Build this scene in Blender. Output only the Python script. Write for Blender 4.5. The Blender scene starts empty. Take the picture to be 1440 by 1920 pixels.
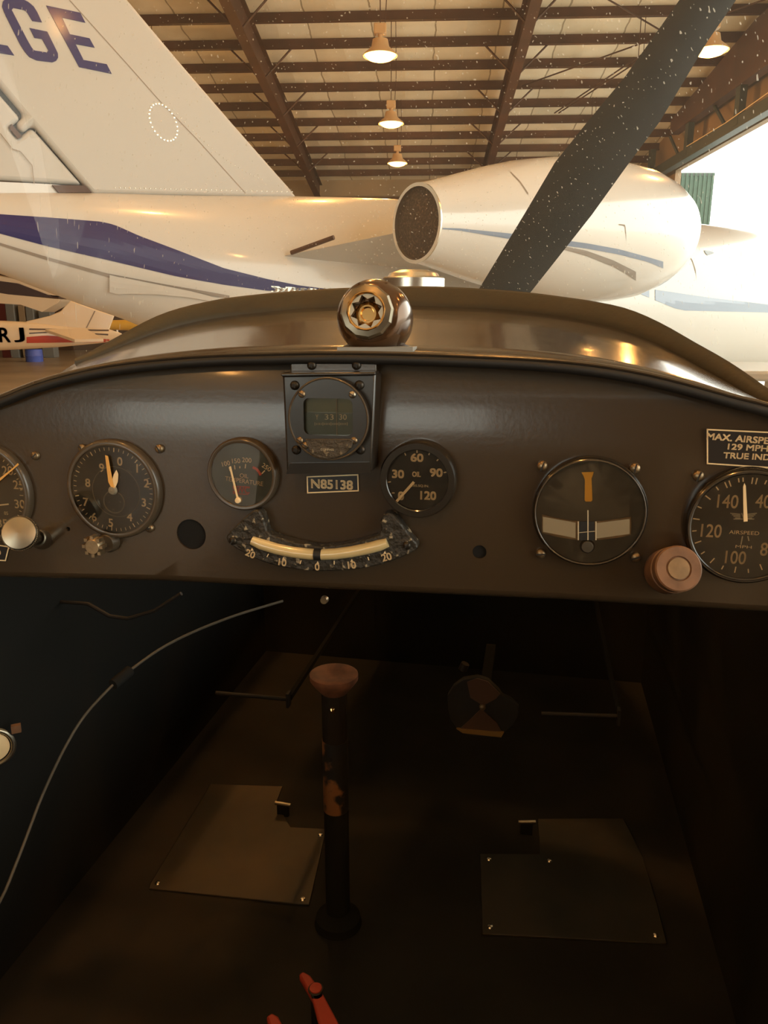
import bpy, bmesh, math, random
from mathutils import Vector, Matrix
from mathutils.bvhtree import BVHTree
random.seed(7)
SC = bpy.context.scene
COL = SC.collection
R = math.radians
# ------------------------------------------------------------------ camera
CAM = Vector((0, 0, 1.75)); PITCH = R(14.4); FPX = 1442.0
cd = bpy.data.cameras.new('camera'); cd.sensor_fit = 'VERTICAL'; cd.sensor_height = 24.0
cd.lens = 24.0 * FPX / 1920.0; cd.clip_start = 0.01; cd.clip_end = 500
co = bpy.data.objects.new('camera', cd); COL.objects.link(co)
co.location = CAM; co.rotation_euler = (math.pi / 2 - PITCH, 0, 0)
SC.camera = co
SC.view_settings.view_transform = 'Standard'; SC.view_settings.look = 'None'
SC.view_settings.exposure = 0.0; SC.view_settings.gamma = 1.0; SC.view_settings.use_curve_mapping = False
# ------------------------------------------------------------------ world: overcast white daylight
SKY = 4.6
wo = bpy.data.worlds.new('world'); SC.world = wo; wo.use_nodes = True
nt = wo.node_tree; nt.nodes.clear()
bg = nt.nodes.new('ShaderNodeBackground'); bg.inputs[0].default_value = (0.98, 1.0, 0.88, 1); bg.inputs[1].default_value = SKY
ow = nt.nodes.new('ShaderNodeOutputWorld'); nt.links.new(bg.outputs[0], ow.inputs[0])
LAMP_W = 170.0
LAMP_COL = (1.0, 0.47, 0.12)
LAMP_EMIT = 12.0
# ------------------------------------------------------------------ frames
VR, VF, VU = Vector((1, 0, 0)), Vector((0, math.cos(PITCH), -math.sin(PITCH))), Vector((0, math.sin(PITCH), math.cos(PITCH)))
def ray(px, py): return VF * FPX + VR * (px - 720) + VU * (960 - py)
def frame(org, ang): return Matrix.Translation(Vector(org)) @ Matrix.Rotation(R(ang), 4, 'Z')
P0 = CAM + VF * 0.602
CF = frame(P0, -11.0)                    # cockpit: x along the panel, y forward, z up
JYAW = 36.87
JF = frame((0.25, 6.16, 0), JYAW)        # business jet: x towards its nose
HF = frame((0, 0, 0), -2.7)              # hangar
WF = Matrix.Identity(4)
def hit(F, axis, val, px, py):
    """where the sight line of a traced outline point meets a plane of frame F"""
    I = F.inverted(); o = I @ CAM; d = I.to_3x3() @ ray(px, py)
    t = (val - o[axis]) / d[axis]
    return o + d * t
def cf(px, py, y=0.0): return hit(CF, 1, y, px, py)
def cz(px, py, z): return hit(CF, 2, z, px, py)
def jf(px, py, y): return hit(JF, 1, y, px, py)
def wf(px, py, y): return hit(WF, 1, y, px, py)
def interp(pts, x):
    pts = sorted(pts)
    if x <= pts[0][0]: a, b = pts[0], pts[1]
    elif x >= pts[-1][0]: a, b = pts[-2], pts[-1]
    else:
        for a, b in zip(pts, pts[1:]):
            if a[0] <= x <= b[0]: break
    return a[1] + (b[1] - a[1]) * (x - a[0]) / (b[0] - a[0])
def smoothstep_interp(pts, x):
    """Catmull-Rom through sorted points"""
    pts = sorted(pts); n = len(pts)
    if x <= pts[0][0] or x >= pts[-1][0]: return interp(pts, x)
    for i in range(n - 1):
        if pts[i][0] <= x <= pts[i + 1][0]: break
    x0, y0 = pts[i]; x1, y1 = pts[i + 1]
    m0 = (y1 - pts[i - 1][1]) / (x1 - pts[i - 1][0]) if i > 0 else (y1 - y0) / (x1 - x0)
    m1 = (pts[i + 2][1] - y0) / (pts[i + 2][0] - x0) if i < n - 2 else (y1 - y0) / (x1 - x0)
    h = x1 - x0; t = (x - x0) / h
    return (2*t**3 - 3*t*t + 1) * y0 + (t**3 - 2*t*t + t) * h * m0 + (-2*t**3 + 3*t*t) * y1 + (t**3 - t*t) * h * m1
# ------------------------------------------------------------------ materials
def newmat(name):
    m = bpy.data.materials.new(name); m.use_nodes = True
    return m, m.node_tree, m.node_tree.nodes['Principled BSDF']
def mat(name, col, rough=0.5, metal=0.0, spec=0.5, coat=0.0, bump=0.0, bscale=40.0, var=0.0, vscale=8.0, col2=None, thr=None, det=4.0, rvar=0.0, sheen=0):
    m, t, b = newmat(name)
    b.inputs['Base Color'].default_value = (*col, 1); b.inputs['Roughness'].default_value = rough
    b.inputs['Metallic'].default_value = metal; b.inputs['Specular IOR Level'].default_value = spec
    b.inputs['Coat Weight'].default_value = coat; b.inputs['Coat Roughness'].default_value = 0.08
    tc = t.nodes.new('ShaderNodeTexCoord')
    if var or col2:
        n = t.nodes.new('ShaderNodeTexNoise'); n.inputs['Scale'].default_value = vscale; n.inputs['Detail'].default_value = det
        t.links.new(tc.outputs['Object'], n.inputs['Vector'])
        r = t.nodes.new('ShaderNodeValToRGB'); c2 = col2 or tuple(max(0, c * (1 - var)) for c in col)
        lo, hi = thr or (0.35, 0.65)
        r.color_ramp.elements[0].position = lo; r.color_ramp.elements[1].position = hi
        r.color_ramp.elements[0].color = (*col, 1); r.color_ramp.elements[1].color = (*c2, 1)
        t.links.new(n.outputs['Fac'], r.inputs[0]); t.links.new(r.outputs[0], b.inputs['Base Color'])
    if bump:
        n2 = t.nodes.new('ShaderNodeTexNoise'); n2.inputs['Scale'].default_value = bscale; n2.inputs['Detail'].default_value = 3
        t.links.new(tc.outputs['Object'], n2.inputs['Vector'])
        bp = t.nodes.new('ShaderNodeBump'); bp.inputs['Strength'].default_value = bump; bp.inputs['Distance'].default_value = 0.01
        t.links.new(n2.outputs['Fac'], bp.inputs['Height']); t.links.new(bp.outputs[0], b.inputs['Normal'])
    return m
def emat(name, col, s):
    m, t, b = newmat(name)
    b.inputs['Base Color'].default_value = (*col, 1); b.inputs['Emission Color'].default_value = (*col, 1); b.inputs['Emission Strength'].default_value = s
    return m
def glassmat(name, tint=(1, 1, 1), dust=0.0, specks=0.0, refl=1.0, rough=0.02):
    """thin clear sheet: see-through, Fresnel gloss, an even film of dust and small specks"""
    m = bpy.data.materials.new(name); m.use_nodes = True; t = m.node_tree; t.nodes.clear()
    N = t.nodes.new; L = t.links.new
    out = N('ShaderNodeOutputMaterial'); tr = N('ShaderNodeBsdfTransparent'); tr.inputs[0].default_value = (*tint, 1)
    gl = N('ShaderNodeBsdfGlossy'); gl.inputs['Roughness'].default_value = rough
    fr = N('ShaderNodeFresnel'); fr.inputs[0].default_value = 1.45
    mu = N('ShaderNodeMath'); mu.operation = 'MULTIPLY'; mu.inputs[1].default_value = refl; L(fr.outputs[0], mu.inputs[0])
    mx = N('ShaderNodeMixShader'); L(mu.outputs[0], mx.inputs[0]); L(tr.outputs[0], mx.inputs[1]); L(gl.outputs[0], mx.inputs[2])
    last = mx
    if dust or specks:
        tc = N('ShaderNodeTexCoord'); df = N('ShaderNodeBsdfDiffuse'); df.inputs[0].default_value = (.8, .78, .7, 1)
        tl = N('ShaderNodeBsdfTranslucent'); tl.inputs[0].default_value = (.8, .78, .7, 1)
        ad = N('ShaderNodeMixShader'); ad.inputs[0].default_value = 0.6; L(df.outputs[0], ad.inputs[1]); L(tl.outputs[0], ad.inputs[2])
        vo = N('ShaderNodeTexVoronoi'); vo.inputs['Scale'].default_value = 130; L(tc.outputs['Object'], vo.inputs['Vector'])
        lt = N('ShaderNodeMath'); lt.operation = 'LESS_THAN'; lt.inputs[1].default_value = 0.085; L(vo.outputs['Distance'], lt.inputs[0])
        wn = N('ShaderNodeSeparateColor'); L(vo.outputs['Color'], wn.inputs[0])
        g2 = N('ShaderNodeMath'); g2.operation = 'GREATER_THAN'; g2.inputs[1].default_value = 0.90; L(wn.outputs[0], g2.inputs[0])
        m1 = N('ShaderNodeMath'); m1.operation = 'MULTIPLY'; L(lt.outputs[0], m1.inputs[0]); L(g2.outputs[0], m1.inputs[1])
        # fine scratches: stretched noise crossing a level
        mp = N('ShaderNodeMapping'); mp.inputs['Scale'].default_value = (600, 600, 34); mp.inputs['Rotation'].default_value = (0.2, 0.5, 0.3); L(tc.outputs['Object'], mp.inputs['Vector'])
        ns = N('ShaderNodeTexNoise'); ns.inputs['Scale'].default_value = 1.0; ns.inputs['Detail'].default_value = 0; L(mp.outputs[0], ns.inputs['Vector'])
        g3 = N('ShaderNodeMath'); g3.operation = 'GREATER_THAN'; g3.inputs[1].default_value = 0.79; L(ns.outputs['Fac'], g3.inputs[0])
        mm = N('ShaderNodeMath'); mm.operation = 'MAXIMUM'; L(m1.outputs[0], mm.inputs[0]); L(g3.outputs[0], mm.inputs[1])
        m2 = N('ShaderNodeMath'); m2.operation = 'MULTIPLY_ADD'; m2.inputs[1].default_value = specks; m2.inputs[2].default_value = dust; L(mm.outputs[0], m2.inputs[0])
        mx2 = N('ShaderNodeMixShader'); L(m2.outputs[0], mx2.inputs[0]); L(mx.outputs[0], mx2.inputs[1]); L(ad.outputs[0], mx2.inputs[2])
        last = mx2
    L(last.outputs[0], out.inputs[0])
    return m
M = {}
M['concrete'] = mat('hangar_concrete', (.52, .44, .33), .35, var=.25, vscale=.6)
M['apron'] = mat('apron_concrete', (.55, .55, .52), .7, var=.1, vscale=.2)
def insulation():
    m, t, b = newmat('white_roof_insulation'); N = t.nodes.new; L = t.links.new
    tc = N('ShaderNodeTexCoord'); sp = N('ShaderNodeSeparateXYZ'); L(tc.outputs['Object'], sp.inputs[0])
    md = N('ShaderNodeMath'); md.operation = 'MODULO'; md.inputs[1].default_value = 1.83
    ns = N('ShaderNodeTexNoise'); ns.inputs['Scale'].default_value = .9; ns.inputs['Detail'].default_value = 5; L(tc.outputs['Object'], ns.inputs['Vector'])
    ad = N('ShaderNodeMath'); ad.operation = 'MULTIPLY_ADD'; ad.inputs[1].default_value = .22; L(ns.outputs['Fac'], ad.inputs[0])
    a2 = N('ShaderNodeMath'); a2.operation = 'ADD'; a2.inputs[1].default_value = 60.0; L(sp.outputs['X'], a2.inputs[0]); L(a2.outputs[0], ad.inputs[2])
    L(ad.outputs[0], md.inputs[0])
    lt = N('ShaderNodeMath'); lt.operation = 'LESS_THAN'; lt.inputs[1].default_value = .045; L(md.outputs[0], lt.inputs[0])
    rp = N('ShaderNodeValToRGB'); rp.color_ramp.elements[0].color = (.84, .79, .64, 1); rp.color_ramp.elements[1].color = (.72, .66, .50, 1)
    rp.color_ramp.elements[0].position = .4; rp.color_ramp.elements[1].position = .7; L(ns.outputs['Fac'], rp.inputs[0])
    mx = N('ShaderNodeMixRGB'); mx.inputs[2].default_value = (.38, .33, .23, 1); L(lt.outputs[0], mx.inputs[0]); L(rp.outputs[0], mx.inputs[1])
    L(mx.outputs[0], b.inputs['Base Color']); b.inputs['Roughness'].default_value = .5
    # pillow sag of the quilted sheet between seams
    bp = N('ShaderNodeBump'); bp.inputs['Strength'].default_value = .6; bp.inputs['Distance'].default_value = .12
    si = N('ShaderNodeMath'); si.operation = 'PINGPONG'; si.inputs[1].default_value = .915; L(ad.outputs[0], si.inputs[0])
    L(si.outputs[0], bp.inputs['Height']); L(bp.outputs[0], b.inputs['Normal'])
    return m
M['insul'] = insulation()
M['steel'] = mat('red_oxide_steel', (.085, .036, .018), .55, var=.35, vscale=1.4)
M['steel_dark'] = mat('dark_green_steel', (.045, .055, .05), .5, var=.2, vscale=1)
M['sheathing'] = mat('tan_wall_sheathing', (.34, .24, .15), .7, var=.2, vscale=1)
M['wall'] = mat('brown_steel_wall', (.11, .06, .03), .7, var=.3, vscale=.5)
M['walltan'] = mat('tan_wall_panel', (.34, .26, .16), .7, var=.2, vscale=.5)
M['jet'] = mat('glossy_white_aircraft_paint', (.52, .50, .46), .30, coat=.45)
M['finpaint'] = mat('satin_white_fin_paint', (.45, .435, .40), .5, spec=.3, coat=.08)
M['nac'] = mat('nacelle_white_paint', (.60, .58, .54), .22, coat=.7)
M['blue'] = mat('royal_blue_paint', (.024, .020, .100), .45, spec=.3, coat=.12)
M['bluegrey'] = mat('grey_blue_stripe_paint', (.16, .21, .30), .3, coat=.6)
M['grey'] = mat('grey_stripe_paint', (.24, .21, .18), .4, coat=.4)
M['seam'] = mat('panel_seam', (.25, .20, .15), .6)
M['rivet'] = mat('bare_rivet', (.7, .68, .6), .25, metal=.6)
M['exh'] = mat('dusty_brown_exhaust_cover', (.05, .032, .018), .7, col2=(.13, .09, .055), vscale=60, thr=(.5, .75))
M['metal'] = mat('brushed_aluminium', (.72, .68, .60), .28, metal=1)
M['chrome'] = mat('polished_chrome', (.7, .66, .58), .25, metal=1)
M['darkglass'] = mat('dark_cabin_window', (.02, .02, .022), .08, coat=.5)
M['black'] = mat('black_rubber', (.012, .011, .010), .55)
M['tyre'] = mat('black_tyre', (.02, .02, .02), .7)
M['panel'] = mat('glossy_dark_brown_panel_paint', (.050, .033, .018), .24, spec=.5, coat=.25, bump=.015, bscale=300)
M['deck'] = mat('glossy_black_brown_deck_paint', (.060, .043, .028), .20, spec=.7, coat=.6, bump=.03, bscale=60, var=.25, vscale=30)
M['seal'] = mat('worn_olive_windshield_seal', (.028, .022, .010), .6, var=.3, vscale=14, bump=.05, bscale=120)
M['prop'] = mat('matte_black_propeller_paint', (.020, .019, .016), .6, spec=.25, var=.3, vscale=12)
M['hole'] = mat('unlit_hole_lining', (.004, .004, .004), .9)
M['bezel'] = mat('worn_black_gauge_bezel', (.075, .055, .035), .32, col2=(.16, .10, .05), vscale=60, thr=(.60, .78), coat=.3)
M['bezel_black'] = mat('gloss_black_gauge_bezel', (.018, .014, .010), .2, coat=.7)
M['dial'] = mat('faded_black_dial', (.062, .050, .032), .6, var=.2, vscale=60)
M['dial_grey'] = mat('slate_dial', (.17, .175, .14), .6, var=.1, vscale=60)
M['dial_brown'] = mat('taupe_dial', (.19, .16, .115), .6, var=.12, vscale=40)
M['cream'] = mat('aged_cream_marking', (.92, .70, .40), .6)
M['cream2'] = mat('pale_dial_marking', (.55, .47, .32), .6)
M['faint'] = mat('faded_dial_marking', (.22, .18, .12), .6)
M['orange'] = mat('aged_orange_hand', (.80, .42, .10), .55)
M['yellow'] = mat('amber_needle_paint', (.85, .45, .05), .5)
M['redmark'] = mat('faded_red_marking', (.60, .10, .05), .6)
M['placard'] = mat('black_engraved_placard', (.018, .014, .012), .35)
M['screw'] = mat('dull_brass_screw', (.33, .24, .14), .35, metal=.8, var=.3, vscale=200)
M['screwdark'] = mat('blackened_screw', (.035, .028, .02), .35, metal=.5)
M['brass'] = mat('polished_brass', (.80, .50, .20), .16, metal=1)
M['nickel'] = mat('dull_nickel', (.44, .39, .30), .36, metal=1)
M['boxblk'] = mat('satin_black_compass_housing', (.022, .018, .014), .28, coat=.4)
M['speck'] = mat('chipped_black_casting', (.030, .025, .018), .5, col2=(.38, .31, .20), vscale=160, thr=(.60, .66), bump=.4, bscale=160, det=6)
M['badge'] = mat('speckled_brown_badge', (.060, .046, .03), .45, col2=(.22, .17, .1), vscale=300, thr=(.6, .7), bump=.3, bscale=300)
M['tbtube'] = mat('dull_tube_liquid', (.27, .22, .14), .4)
M['tube'] = mat('yellowed_liquid_tube', (.70, .54, .27), .15, coat=.6)
M['compglass'] = mat('milky_green_compass_bowl', (.15, .175, .135), .12, coat=.5)
M['compglass2'] = mat('darker_green_compass_card', (.07, .095, .078), .2, coat=.5)
M['knobbrown'] = mat('faded_brown_bakelite', (.22, .11, .055), .5, var=.35, vscale=60, bump=.1)
M['knobcentre'] = mat('worn_tan_bakelite', (.30, .19, .09), .5, var=.3, vscale=90)
M['cable'] = mat('pale_bowden_cable', (.09, .077, .056), .5)
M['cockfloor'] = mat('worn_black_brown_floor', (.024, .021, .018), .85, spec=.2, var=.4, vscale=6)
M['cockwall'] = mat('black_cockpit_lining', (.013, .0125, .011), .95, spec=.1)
M['tab'] = mat('dull_grey_tab', (.30, .29, .26), .5, metal=.5)
M['cabin'] = mat('grey_headliner', (.30, .27, .22), .8)
M['plate'] = mat('scuffed_metal_heel_plate', (.045, .036, .024), .55, metal=.2, col2=(.02, .018, .013), vscale=5, thr=(.42, .62))
M['rust'] = mat('rusted_black_tube', (.012, .011, .010), .5, col2=(.20, .09, .035), vscale=30, thr=(.50, .56), bump=.2)
M['rustcap'] = mat('rusted_flange', (.17, .065, .028), .6, var=.5, vscale=60)
M['brown_sector'] = mat('brown_reflection_sector', (.075, .038, .022), .5)
M['dark_sector'] = mat('dark_grey_sector', (.020, .018, .016), .6, spec=.3)
M['goldbar'] = mat('tarnished_gold_bar', (.40, .24, .08), .35, metal=.5)
M['red'] = mat('worn_red_paint', (.26, .035, .022), .45)
M['lamplit'] = mat('orange_lit_enamel', (.62, .40, .20), .35)  # orange lamp light is put into the enamel colour
M['glow'] = emat('sodium_lamp_glow', (1.0, .50, .13), LAMP_EMIT)
M['bluedrum'] = mat('blue_plastic_drum', (.10, .16, .60), .4)
M['tanpaint'] = mat('cream_aircraft_paint', (.72, .60, .44), .3, coat=.4)
M['darkpaint'] = mat('dark_aubergine_paint', (.055, .035, .035), .4)
M['redpaint'] = mat('red_aircraft_paint', (.45, .05, .02), .4); M['maroon'] = mat('maroon_cabinet_paint', (.10, .02, .015), .5)
M['yellowpaint'] = mat('yellow_aircraft_paint', (.62, .38, .04), .4)
M['greypaint'] = mat('grey_locker_paint', (.20, .21, .20), .5)
M['greenpanel'] = mat('green_corrugated_metal', (.055, .10, .07), .6, var=.2)
M['windshield'] = glassmat('dusty_windshield', dust=0.04, specks=0.45, refl=.02)
M['gglass'] = glassmat('gauge_cover_glass', tint=(.97, .96, .93), refl=1.0)
# ------------------------------------------------------------------ mesh builder
_tc = {}
def text_mesh(body, bold):
    k = (body, bold)
    if k not in _tc:
        c = bpy.data.curves.new('txt', 'FONT'); c.body = body; c.size = 1; c.offset = bold; c.resolution_u = 4
        o = bpy.data.objects.new('txt', c); COL.objects.link(o)
        me = bpy.data.meshes.new_from_object(o.evaluated_get(bpy.context.evaluated_depsgraph_get()))
        vs = [(v.co.x, v.co.y) for v in me.vertices]; fs = [tuple(p.vertices) for p in me.polygons]
        bpy.data.objects.remove(o); bpy.data.curves.remove(c); bpy.data.meshes.remove(me)
        x0 = min(v[0] for v in vs); x1 = max(v[0] for v in vs); y0 = min(v[1] for v in vs); y1 = max(v[1] for v in vs)
        _tc[k] = ([(x - (x0 + x1) / 2, y - (y0 + y1) / 2) for x, y in vs], fs, x1 - x0, y1 - y0)
    return _tc[k]
class G:
    def __init__(s): s.v = []; s.f = []; s.m = []
    def add(s, vs, fs, mi=0):
        b = len(s.v); s.v += [tuple(v) for v in vs]; s.f += [tuple(i + b for i in f) for f in fs]; s.m += [mi] * len(fs); return s
    def box(s, c, d, mi=0, T=None):
        x, y, z = c; a, b, e = d[0] / 2, d[1] / 2, d[2] / 2
        vs = [Vector((x + i * a, y + j * b, z + k * e)) for i in (-1, 1) for j in (-1, 1) for k in (-1, 1)]
        if T: vs = [T @ v for v in vs]
        return s.add(vs, [(0, 1, 3, 2), (4, 6, 7, 5), (0, 4, 5, 1), (2, 3, 7, 6), (0, 2, 6, 4), (1, 5, 7, 3)], mi)
    def tube(s, pts, r, seg=12, mi=0, caps=True):
        pts = [Vector(p) for p in pts]; n = len(pts); rs = r if isinstance(r, (list, tuple)) else [r] * n
        vs = []; up = None
        for i, p in enumerate(pts):
            d = (pts[min(i + 1, n - 1)] - pts[max(i - 1, 0)]).normalized()
            if up is None: up = Vector((0, 0, 1)) if abs(d.z) < .9 else Vector((1, 0, 0))
            a = d.cross(up).normalized(); b = a.cross(d).normalized(); up = b
            vs += [p + (a * math.cos(t * 2 * math.pi / seg) + b * math.sin(t * 2 * math.pi / seg)) * rs[i] for t in range(seg)]
        fs = [(i * seg + j, i * seg + (j + 1) % seg, (i + 1) * seg + (j + 1) % seg, (i + 1) * seg + j) for i in range(n - 1) for j in range(seg)]
        if caps: fs += [tuple(range(seg))[::-1], tuple(range((n - 1) * seg, n * seg))]
        return s.add(vs, fs, mi)
    def lathe(s, prof, seg=48, axis='y', c=(0, 0, 0), mi=0, closed=False):
        vs = []
        for r, t in prof:
            for k in range(seg):
                a = 2 * math.pi * k / seg; p, q = r * math.cos(a), r * math.sin(a)
                v = {'y': (p, t, q), 'z': (p, q, t), 'x': (t, p, q)}[axis]
                vs.append((v[0] + c[0], v[1] + c[1], v[2] + c[2]))
        n = len(prof); fs = []
        for i in range(n if closed else n - 1):
            a, b = i * seg, ((i + 1) % n) * seg
            fs += [(a + k, a + (k + 1) % seg, b + (k + 1) % seg, b + k) for k in range(seg)]
        if not closed:
            if prof[0][0] > 1e-6: fs.append(tuple(range(seg)))
            if prof[-1][0] > 1e-6: fs.append(tuple(range((n - 1) * seg, n * seg)))
        return s.add(vs, fs, mi)
    def torus(s, rr, r, axis='y', c=(0, 0, 0), seg=48, n=8, mi=0):
        return s.lathe([(rr + r * math.cos(2 * math.pi * k / n), r * math.sin(2 * math.pi * k / n)) for k in range(n)], seg, axis, c, mi, True)
    def prism(s, poly, y0, y1, mi=0, axis='y'):
        n = len(poly)
        P = (lambda x, z, y: (x, y, z)) if axis == 'y' else ((lambda x, z, y: (y, x, z)) if axis == 'x' else (lambda x, z, y: (x, z, y)))
        vs = [P(p[0], p[1], y0) for p in poly] + [P(p[0], p[1], y1) for p in poly]
        fs = [tuple(range(n)), tuple(range(2 * n - 1, n - 1, -1))] + [(i, (i + 1) % n, n + (i + 1) % n, n + i) for i in range(n)]
        return s.add(vs, fs, mi)
    def text(s, body, x, z, h, y, rot=0, bold=0.0, mi=0, w=None):
        vs, fs, tw, th = text_mesh(body, 0.0); k = h / th; kx = (w / tw) if w else k; ca, sa = math.cos(R(rot)), math.sin(R(rot))
        for ox_, oz_ in (((-bold, -bold), (bold, -bold), (bold, bold), (-bold, bold)) if bold else ((0, 0),)):
            s.add([(x + (vx * kx + ox_ * k) * ca - (vy + oz_) * k * sa, y, z + (vx * kx + ox_ * k) * sa + (vy + oz_) * k * ca) for vx, vy in vs], fs, mi)
        return s
    def tick(s, ang, r0, r1, w, y, mi=0, c=(0, 0)):
        a = R(ang); d = (math.sin(a), math.cos(a)); n = (d[1], -d[0])
        P = [(c[0] + d[0] * r + n[0] * q, y, c[1] + d[1] * r + n[1] * q) for r, q in ((r0, -w / 2), (r0, w / 2), (r1, w / 2), (r1, -w / 2))]
        return s.add(P, [(0, 1, 2, 3)], mi)
    def loft(s, secs, mi=0, caps=True, closed=True):
        n = len(secs[0]); vs = [v for q in secs for v in q]; k = n if closed else n - 1
        fs = [(i * n + j, i * n + (j + 1) % n, (i + 1) * n + (j + 1) % n, (i + 1) * n + j) for i in range(len(secs) - 1) for j in range(k)]
        if caps and closed: fs += [tuple(range(n))[::-1], tuple(range((len(secs) - 1) * n, len(secs) * n))]
        return s.add(vs, fs, mi)
    def build(s, name, mats, parent=None, frame=None, loc=(0, 0, 0), bevel=0, smooth=38, rot=None, segs=2):
        if not isinstance(mats, (list, tuple)): mats = [mats]
        me = bpy.data.meshes.new(name); me.from_pydata([Vector(v) for v in s.v], [], s.f)
        for q in mats: me.materials.append(q)
        for p, mi in zip(me.polygons, s.m): p.material_index = mi
        bm = bmesh.new(); bm.from_mesh(me); bmesh.ops.recalc_face_normals(bm, faces=bm.faces); bm.to_mesh(me); bm.free()
        if smooth:
            me.shade_smooth()
            try: me.set_sharp_from_angle(angle=R(smooth))
            except Exception: pass
        o = bpy.data.objects.new(name, me); COL.objects.link(o)
        if parent is not None: o.parent = parent; o.location = loc
        elif frame is not None:
            o.matrix_world = frame @ Matrix.Translation(Vector(loc)) @ (rot or Matrix.Identity(4))
        else: o.location = loc
        if bevel:
            b = o.modifiers.new('edge', 'BEVEL'); b.width = bevel; b.segments = segs; b.limit_method = 'ANGLE'; b.angle_limit = R(40)
        return o
def tag(o, label, cat, group=None, kind=None):
    o['label'] = label; o['category'] = cat
    if group: o['group'] = group
    if kind: o['kind'] = kind
    return o
def struct(o): o['kind'] = 'structure'; return o
def thing(name, label, cat, F=WF, loc=(0, 0, 0), rot=None, group=None):
    o = bpy.data.objects.new(name, None); COL.objects.link(o); o.empty_display_size = .05
    o.matrix_world = F @ Matrix.Translation(Vector(loc)) @ (rot or Matrix.Identity(4))
    return tag(o, label, cat, group)
# ================================================================== HANGAR
SL = math.tan(R(7.5))
XL, XR, YB, YE, YRG = -27.0, 9.6, -24.0, 39.0, 7.0
def roof(y): return 9.75 - SL * (max(y, 2 * YRG - y) - 23)      # underside of the purlins
struct(G().add([(XL, YB, 0), (XR, YB, 0), (XR, YE, 0), (XL, YE, 0)], [(0, 1, 2, 3)]).build('floor', M['concrete'], frame=HF))
struct(G().add([(XR, -80, -.03), (160, -80, -.03), (160, 150, -.03), (XR, 150, -.03), (XL - 20, YB, -.03), (XR, YB, -.03), (XR, -80, -.03), (XL - 20, -80, -.03)], [(0, 1, 2, 3), (4, 5, 6, 7)]).build('ground_apron', M['apron'], frame=HF))
g = G(); T = .27
g.add([(XL, YE, roof(YE) + T), (XR, YE, roof(YE) + T), (XR, YRG, roof(YRG) + T), (XL, YRG, roof(YRG) + T), (XL, YB, roof(YB) + T), (XR, YB, roof(YB) + T)], [(0, 1, 2, 3), (3, 2, 5, 4)])
g.add([(XL - .3, YE + .3, roof(YE) + .5), (XR + .3, YE + .3, roof(YE) + .5), (XR + .3, YRG, roof(YRG) + .5), (XL - .3, YRG, roof(YRG) + .5), (XL - .3, YB - .3, roof(YB) + .5), (XR + .3, YB - .3, roof(YB) + .5)], [(0, 1, 2, 3), (3, 2, 5, 4)])
struct(g.build('ceiling', M['insul'], frame=HF, smooth=0))
g = G(); g.box(((XL + XR) / 2, YE + .1, 3.6), (XR - XL, .2, 7.2)); g.box(((XL + XR) / 2, YE + .1, 7.6), (XR - XL, .2, .9), 1)
struct(g.build('wall_far', [M['wall'], M['walltan']], frame=HF))
RD0, RD1 = -20.0, -5.0  # unseen rear opening, added and sized to light the panel
g = G(); g.box(((XL + XR) / 2, YB - .1, 6.9), (XR - XL, .2, 2)); g.box(((XL + RD0) / 2, YB - .1, 3), (RD0 - XL, .2, 6)); g.box(((XR + RD1) / 2, YB - .1, 3), (XR - RD1, .2, 6))
struct(g.build('wall_rear', M['wall'], frame=HF))
struct(G().box((XL - .1, (YB + YE) / 2, 6), (.2, YE - YB, 12.2)).build('wall_left', M['wall'], frame=HF))
# gable wall with the open door: solid behind the opening
DOOR0, DOOR1, HZ, HM, HT = -13.0, 32.0, 1.75 + 5.2, 1.75 + 6.33, 1.75 + 7.8
g = G(); g.box((XR + .1, (YB + DOOR0) / 2, 6), (.2, DOOR0 - YB, 12)); g.loft([[(XR - .02, y, 0), (XR + .2, y, 0), (XR + .2, y, roof(y) + .45), (XR - .02, y, roof(y) + .45)] for y in (DOOR1, YE)])
g.loft([[(XR - .02, y, HZ + .1), (XR + .2, y, HZ + .1), (XR + .2, y, roof(y) + .45), (XR - .02, y, roof(y) + .45)] for y in (DOOR0, YRG, DOOR1)])
struct(g.build('wall_right', M['sheathing'], frame=HF))
# daylight portal of the door opening
pl = bpy.data.lights.new('door_daylight', 'AREA'); pl.shape = 'RECTANGLE'; pl.size = DOOR1 - DOOR0; pl.size_y = HZ
pl.cycles.is_portal = True
po = bpy.data.objects.new('door_daylight', pl); COL.objects.link(po)
po.matrix_world = HF @ Matrix.Translation((XR + .3, (DOOR0 + DOOR1) / 2, HZ / 2)) @ Matrix(((0, 0, 1, 0), (1, 0, 0, 0), (0, 1, 0, 0), (0, 0, 0, 1)))
pl2 = bpy.data.lights.new('added_rear_daylight', 'AREA'); pl2.shape = 'RECTANGLE'; pl2.size = RD1 - RD0; pl2.size_y = 5.9
pl2.cycles.is_portal = True
po2 = bpy.data.objects.new('added_rear_daylight', pl2); COL.objects.link(po2)
po2.matrix_world = HF @ Matrix.Translation(((RD0 + RD1) / 2, YB - .25, 3)) @ Matrix.Rotation(R(90), 4, 'X')
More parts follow.
